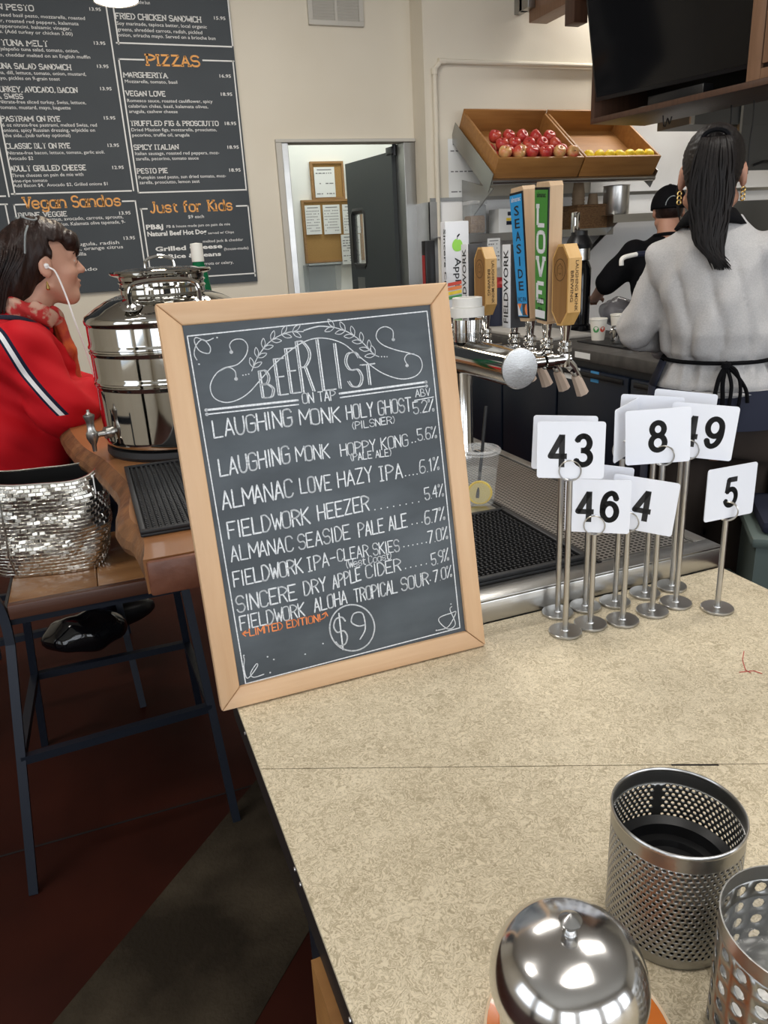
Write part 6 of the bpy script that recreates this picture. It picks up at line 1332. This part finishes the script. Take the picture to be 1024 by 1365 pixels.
def stripe_mat():
    m = mat('red_jersey_striped', (0.47, 0.006, 0.012), 0.75, 0, None, (300, .05), spec=.2); nt = m.node_tree; N = nt.nodes; L = nt.links; b = N['Principled BSDF']
    tc = N.new('ShaderNodeTexCoord'); sx = N.new('ShaderNodeSeparateXYZ'); L.new(tc.outputs['Object'], sx.inputs[0])
    def math_(op, a, b_=None, c_=None):
        n = N.new('ShaderNodeMath'); n.operation = op
        for i, v in enumerate((a, b_, c_)):
            if v is None: continue
            if isinstance(v, (int, float)): n.inputs[i].default_value = v
            else: L.new(v, n.inputs[i])
        return n.outputs[0]
    pts_ = STRIPE; (y0, z0), (y1, z1) = pts_[0], pts_[-1]; dy, dz = y1-y0, z1-z0; l_ = math.hypot(dy, dz); ny, nz = -dz/l_, dy/l_
    d = math_('ADD', math_('MULTIPLY', sx.outputs['Y'], ny), math_('MULTIPLY', sx.outputs['Z'], nz)); d = math_('SUBTRACT', d, y0*ny+z0*nz)
    s_ = math_('ADD', math_('MULTIPLY', sx.outputs['Y'], dy/l_), math_('MULTIPLY', sx.outputs['Z'], dz/l_)); s_ = math_('SUBTRACT', s_, y0*dy/l_+z0*dz/l_)
    q = math_('MULTIPLY', math_('MULTIPLY', s_, math_('SUBTRACT', l_, s_)), 4*SAG/(l_*l_)); d = math_('SUBTRACT', d, q)
    side = math_('GREATER_THAN', sx.outputs['X'], .12); low = math_('GREATER_THAN', sx.outputs['Z'], z1-.012)
    ab = math_('ABSOLUTE', d); side = math_('MULTIPLY', side, low); navy = math_('MULTIPLY', math_('LESS_THAN', ab, .0135), side); wht = math_('MULTIPLY', math_('LESS_THAN', math_('ABSOLUTE', math_('ADD', d, .002)), .0058), side)
    m1 = N.new('ShaderNodeMixRGB'); m1.inputs[1].default_value = (.47, .006, .012, 1); m1.inputs[2].default_value = (.010, .012, .030, 1); L.new(navy, m1.inputs[0])
    m2 = N.new('ShaderNodeMixRGB'); m2.inputs[2].default_value = (.72, .71, .72, 1); L.new(m1.outputs[0], m2.inputs[1]); L.new(wht, m2.inputs[0]); L.new(m2.outputs[0], b.inputs['Base Color']); return m
M3 = (Matrix.Translation((-.284, 2.715, -.10)) @ Matrix.Rotation(R(-76), 4, 'Z') @ Matrix.Scale(1.07, 4)).inverted()
def loc3(x, y, Y): return M3 @ PY(x, y, Y)
STRIPE = [(loc3(0, 436, 2.43).y, loc3(0, 436, 2.43).z), (loc3(80, 549, 2.43).y, loc3(80, 549, 2.43).z)]; SAG = -.012
M_redstripe = stripe_mat()
def jacket(P):
    d = chain(P, [(0, -.02, .80), (0, .0, 1.0), (0, .05, 1.17)], [.185, .165, .150], .05)
    d = smin(d, cap(P, (-.13, .05, 1.205), (.13, .05, 1.205), .075, .075), .05); d = smin(d, cap(P, (0, .06, 1.22), (0, .085, 1.285), .095, .070), .04)
    for sx in (-1, 1): d = smin(d, chain(P, AR[sx], [.085, .075, .045], .03), .045)
    d = d+wob(P, 23, .0085)+wob(P, 11, .010, .7)-.006*np.abs(np.sin(P[:, 2]*34+P[:, 1]*30+P[:, 0]*14))+.006*np.sin(P[:, 2]*70+P[:, 1]*45+P[:, 0]*20)*np.exp(-((P[:, 2]-1.10)/.07)**2)
    d = smax(d, -cap(P, (0, .12, 1.27), (0, .18, 1.42), .058, .070), .012); return smax(d, .735-P[:, 2], .01)
sdf_build('track_jacket', jacket, (-.36, -.24, .715), (.36, .40, 1.36), .0072, M_redstripe, p3)
sdf_build('hood', lambda P: smax(smin(ell(P, (0, .0, 1.285), (.135, .085, .045)), smin(cap(P, (-.10, .02, 1.27), (-.045, .15, 1.265), .035, .020), cap(P, (.10, .02, 1.27), (.045, .15, 1.265), .035, .020), .03), .03)+wob(P, 30, .004), -cap(P, (0, .10, 1.28), (0, .17, 1.42), .060, .075), .01), (-.18, -.12, 1.20), (.18, .22, 1.36), .0065, M_redjk, p3)
MB().tube(catmull([(-.10, .08, 1.305), (-.105, .0, 1.318), (0, -.045, 1.325), (.105, .0, 1.318), (.10, .08, 1.305), (.07, .15, 1.265)], 6), .009, 8).build('hood_binding', M_navycl, p3)
sdf_build('trousers', lambda P: smin(chain(P, [(.09, .0, .79), (.12, .31, .78), (.12, .14, .40)], [.10, .075, .062], .03), chain(P, [(-.09, .0, .79), (-.12, .31, .78), (-.12, .14, .40)], [.10, .075, .062], .03), .02), (-.24, -.14, .32), (.24, .54, .92), .013, M_navycl, p3)
for sxx in (-.12, .12): sdf_build('shoe', lambda P: ell(P, (sxx, .185, .335), (.048, .13, .045)), (sxx-.08, .0, .27), (sxx+.08, .36, .40), .011, M_black, p3)
def scarf(P):
    t_ = np.abs(np.linalg.norm((P-np.array([0, .125, 1.315]))/np.array([1.0, 1.0, 1.0]), axis=1)); Q = P-np.array([0, .128, 1.318]); rad = np.sqrt(Q[:, 0]**2+Q[:, 1]**2)
    d = np.sqrt((rad-.070)**2+((Q[:, 2]+Q[:, 1]*.35)*.62)**2)-.019; th = np.arctan2(Q[:, 1], Q[:, 0]); return d+.0035*np.sin(th*9+Q[:, 2]*120)
sdf_build('scarf', scarf, (-.13, .0, 1.22), (.13, .25, 1.42), .0055, M_scarf, p3)
sdf_build('scarf_tail', lambda P: smin(chain(P, [(.035, .195, 1.285), (.040, .205, 1.20), (.030, .205, 1.10)], [.020, .020, .024], .02), chain(P, [(-.02, .195, 1.285), (-.03, .205, 1.19)], [.02, .022], .02), .02)+.004*np.sin(P[:, 0]*190+P[:, 2]*20), (-.09, .16, 1.04), (.10, .30, 1.33), .0065, M_scarfo, p3)
def hair3(P):
    Q = P-np.array(H3); d = ell(Q, (0, -.006, .040), (.087, .110, .096)); d = smin(d, ell(Q, (0, -.085, -.010), (.076, .072, .092)), .03); d = smin(d, ell(Q, (0, -.120, -.060), (.060, .055, .062)), .03)
    bang = smin(ell(Q, (.02, .072, .062), (.052, .034, .034)), ell(Q, (.0, .092, .044), (.046, .014, .026)), .012)
    face = np.maximum(.010-Q[:, 1], np.maximum(Q[:, 2]-.062-.0*Q[:, 1], -Q[:, 2]-.3)); d = smax(d, -face, .008); d = smin(d, bang, .006)
    for sx in (-1, 1): d = smax(d, -ell(Q, (sx*.082, -.004, -.020), (.024, .030, .040)), .006)
    ph = np.arctan2(Q[:, 0], Q[:, 2]-.02); return d+.0016*np.sin(Q[:, 1]*150+ph*9+Q[:, 2]*60)+.0010*np.sin(Q[:, 1]*270-Q[:, 2]*120)
sdf_build('hair', hair3, (-.13, .0, 1.30), (.13, .33, 1.62), .0048, M_hair2, p3)
g = MB()
for k in range(120):
    s0 = random.uniform(-1, 1); u = random.random(); y0 = .19-.02-random.random()*.12; x0 = .088*s0
    x0 = math.copysign(.06+.03*random.random(), s0); q = [(x0*.6, .19-.03-u*.08, 1.53-.02*u), (x0, .19-.07-u*.06, 1.47), (x0*.85, .19-.115-u*.04, 1.41), (x0*.6, .19-.14-.03*u, 1.345-random.random()*.03)]
    g.tube(catmull(q, 3), .0022, 4, caps=False)
g.build('hair_locks', M_hair2, p3, ang=80)
MB().tube(catmull([(.081, .19-.014, 1.450), (.086, .19-.004, 1.440), (.088, .200, 1.425), (.092, .215, 1.36), (.105, .225, 1.28), (.09, .245, 1.19), (.07, .26, 1.11)], 6), .0026, 8).build('earphone_wire', M_buds, p3)
MB().lathe([(0, .007), (.006, .005), (.008, 0), (.005, -.008), (0, -.010)], 12, (.082, .178, 1.447)).build('earphone_bud', M_buds, p3)
MB().lathe([(0, .010), (.0025, .006), (.006, -.012), (.0045, -.016), (0, -.017)], 10, (.079, .172, 1.395)).build('earring', M_gold, p3)
g = MB()
for sx in (-1, 1): g.tube(catmull([(sx*.094, .125, 1.482), (sx*.093, .135, 1.53), (sx*.078, .150, 1.556)], 5), .0028, 6)
g.build('sunglasses_arms', M_grey, p3)
g = MB()
for sx in (-1, 1): g.tube([(sx*.036+.030*math.cos(q*math.pi/8), .165+.020*math.sin(q*math.pi/8), 1.582-.010*abs(math.cos(q*math.pi/8))-.012*math.sin(q*math.pi/8)*.3) for q in range(16)], .0026, 6, closed=True)
g.build('sunglasses_lenses', M_grey, p3)
for sx in (-1, 1):
    MB().lathe([(0, .0128), (.008, .0100), (.0125, .003), (.0125, -.003), (0, -.0125)], 14, (sx*.031, .19+.0770, 1.456), Matrix.Rotation(R(-90), 3, 'X')).build('eye', M_eye, p3); MB().lathe([(0, .0010), (.0055, .0)], 12, (sx*.031, .19+.0900, 1.456), Matrix.Rotation(R(-90), 3, 'X')).build('iris', M_stem, p3)
    MB().tube(catmull([(sx*.016, .19+.090, 1.478), (sx*.032, .19+.089, 1.483), (sx*.048, .19+.078, 1.476)], 5), .0028, 6, flat=.6).build('eyebrow', M_hair2, p3)
    MB().tube(catmull([(sx*.019, .19+.0925, 1.460), (sx*.031, .19+.0945, 1.4655), (sx*.045, .19+.0865, 1.461)], 5), .0016, 6).build('eyelash', M_hair2, p3)
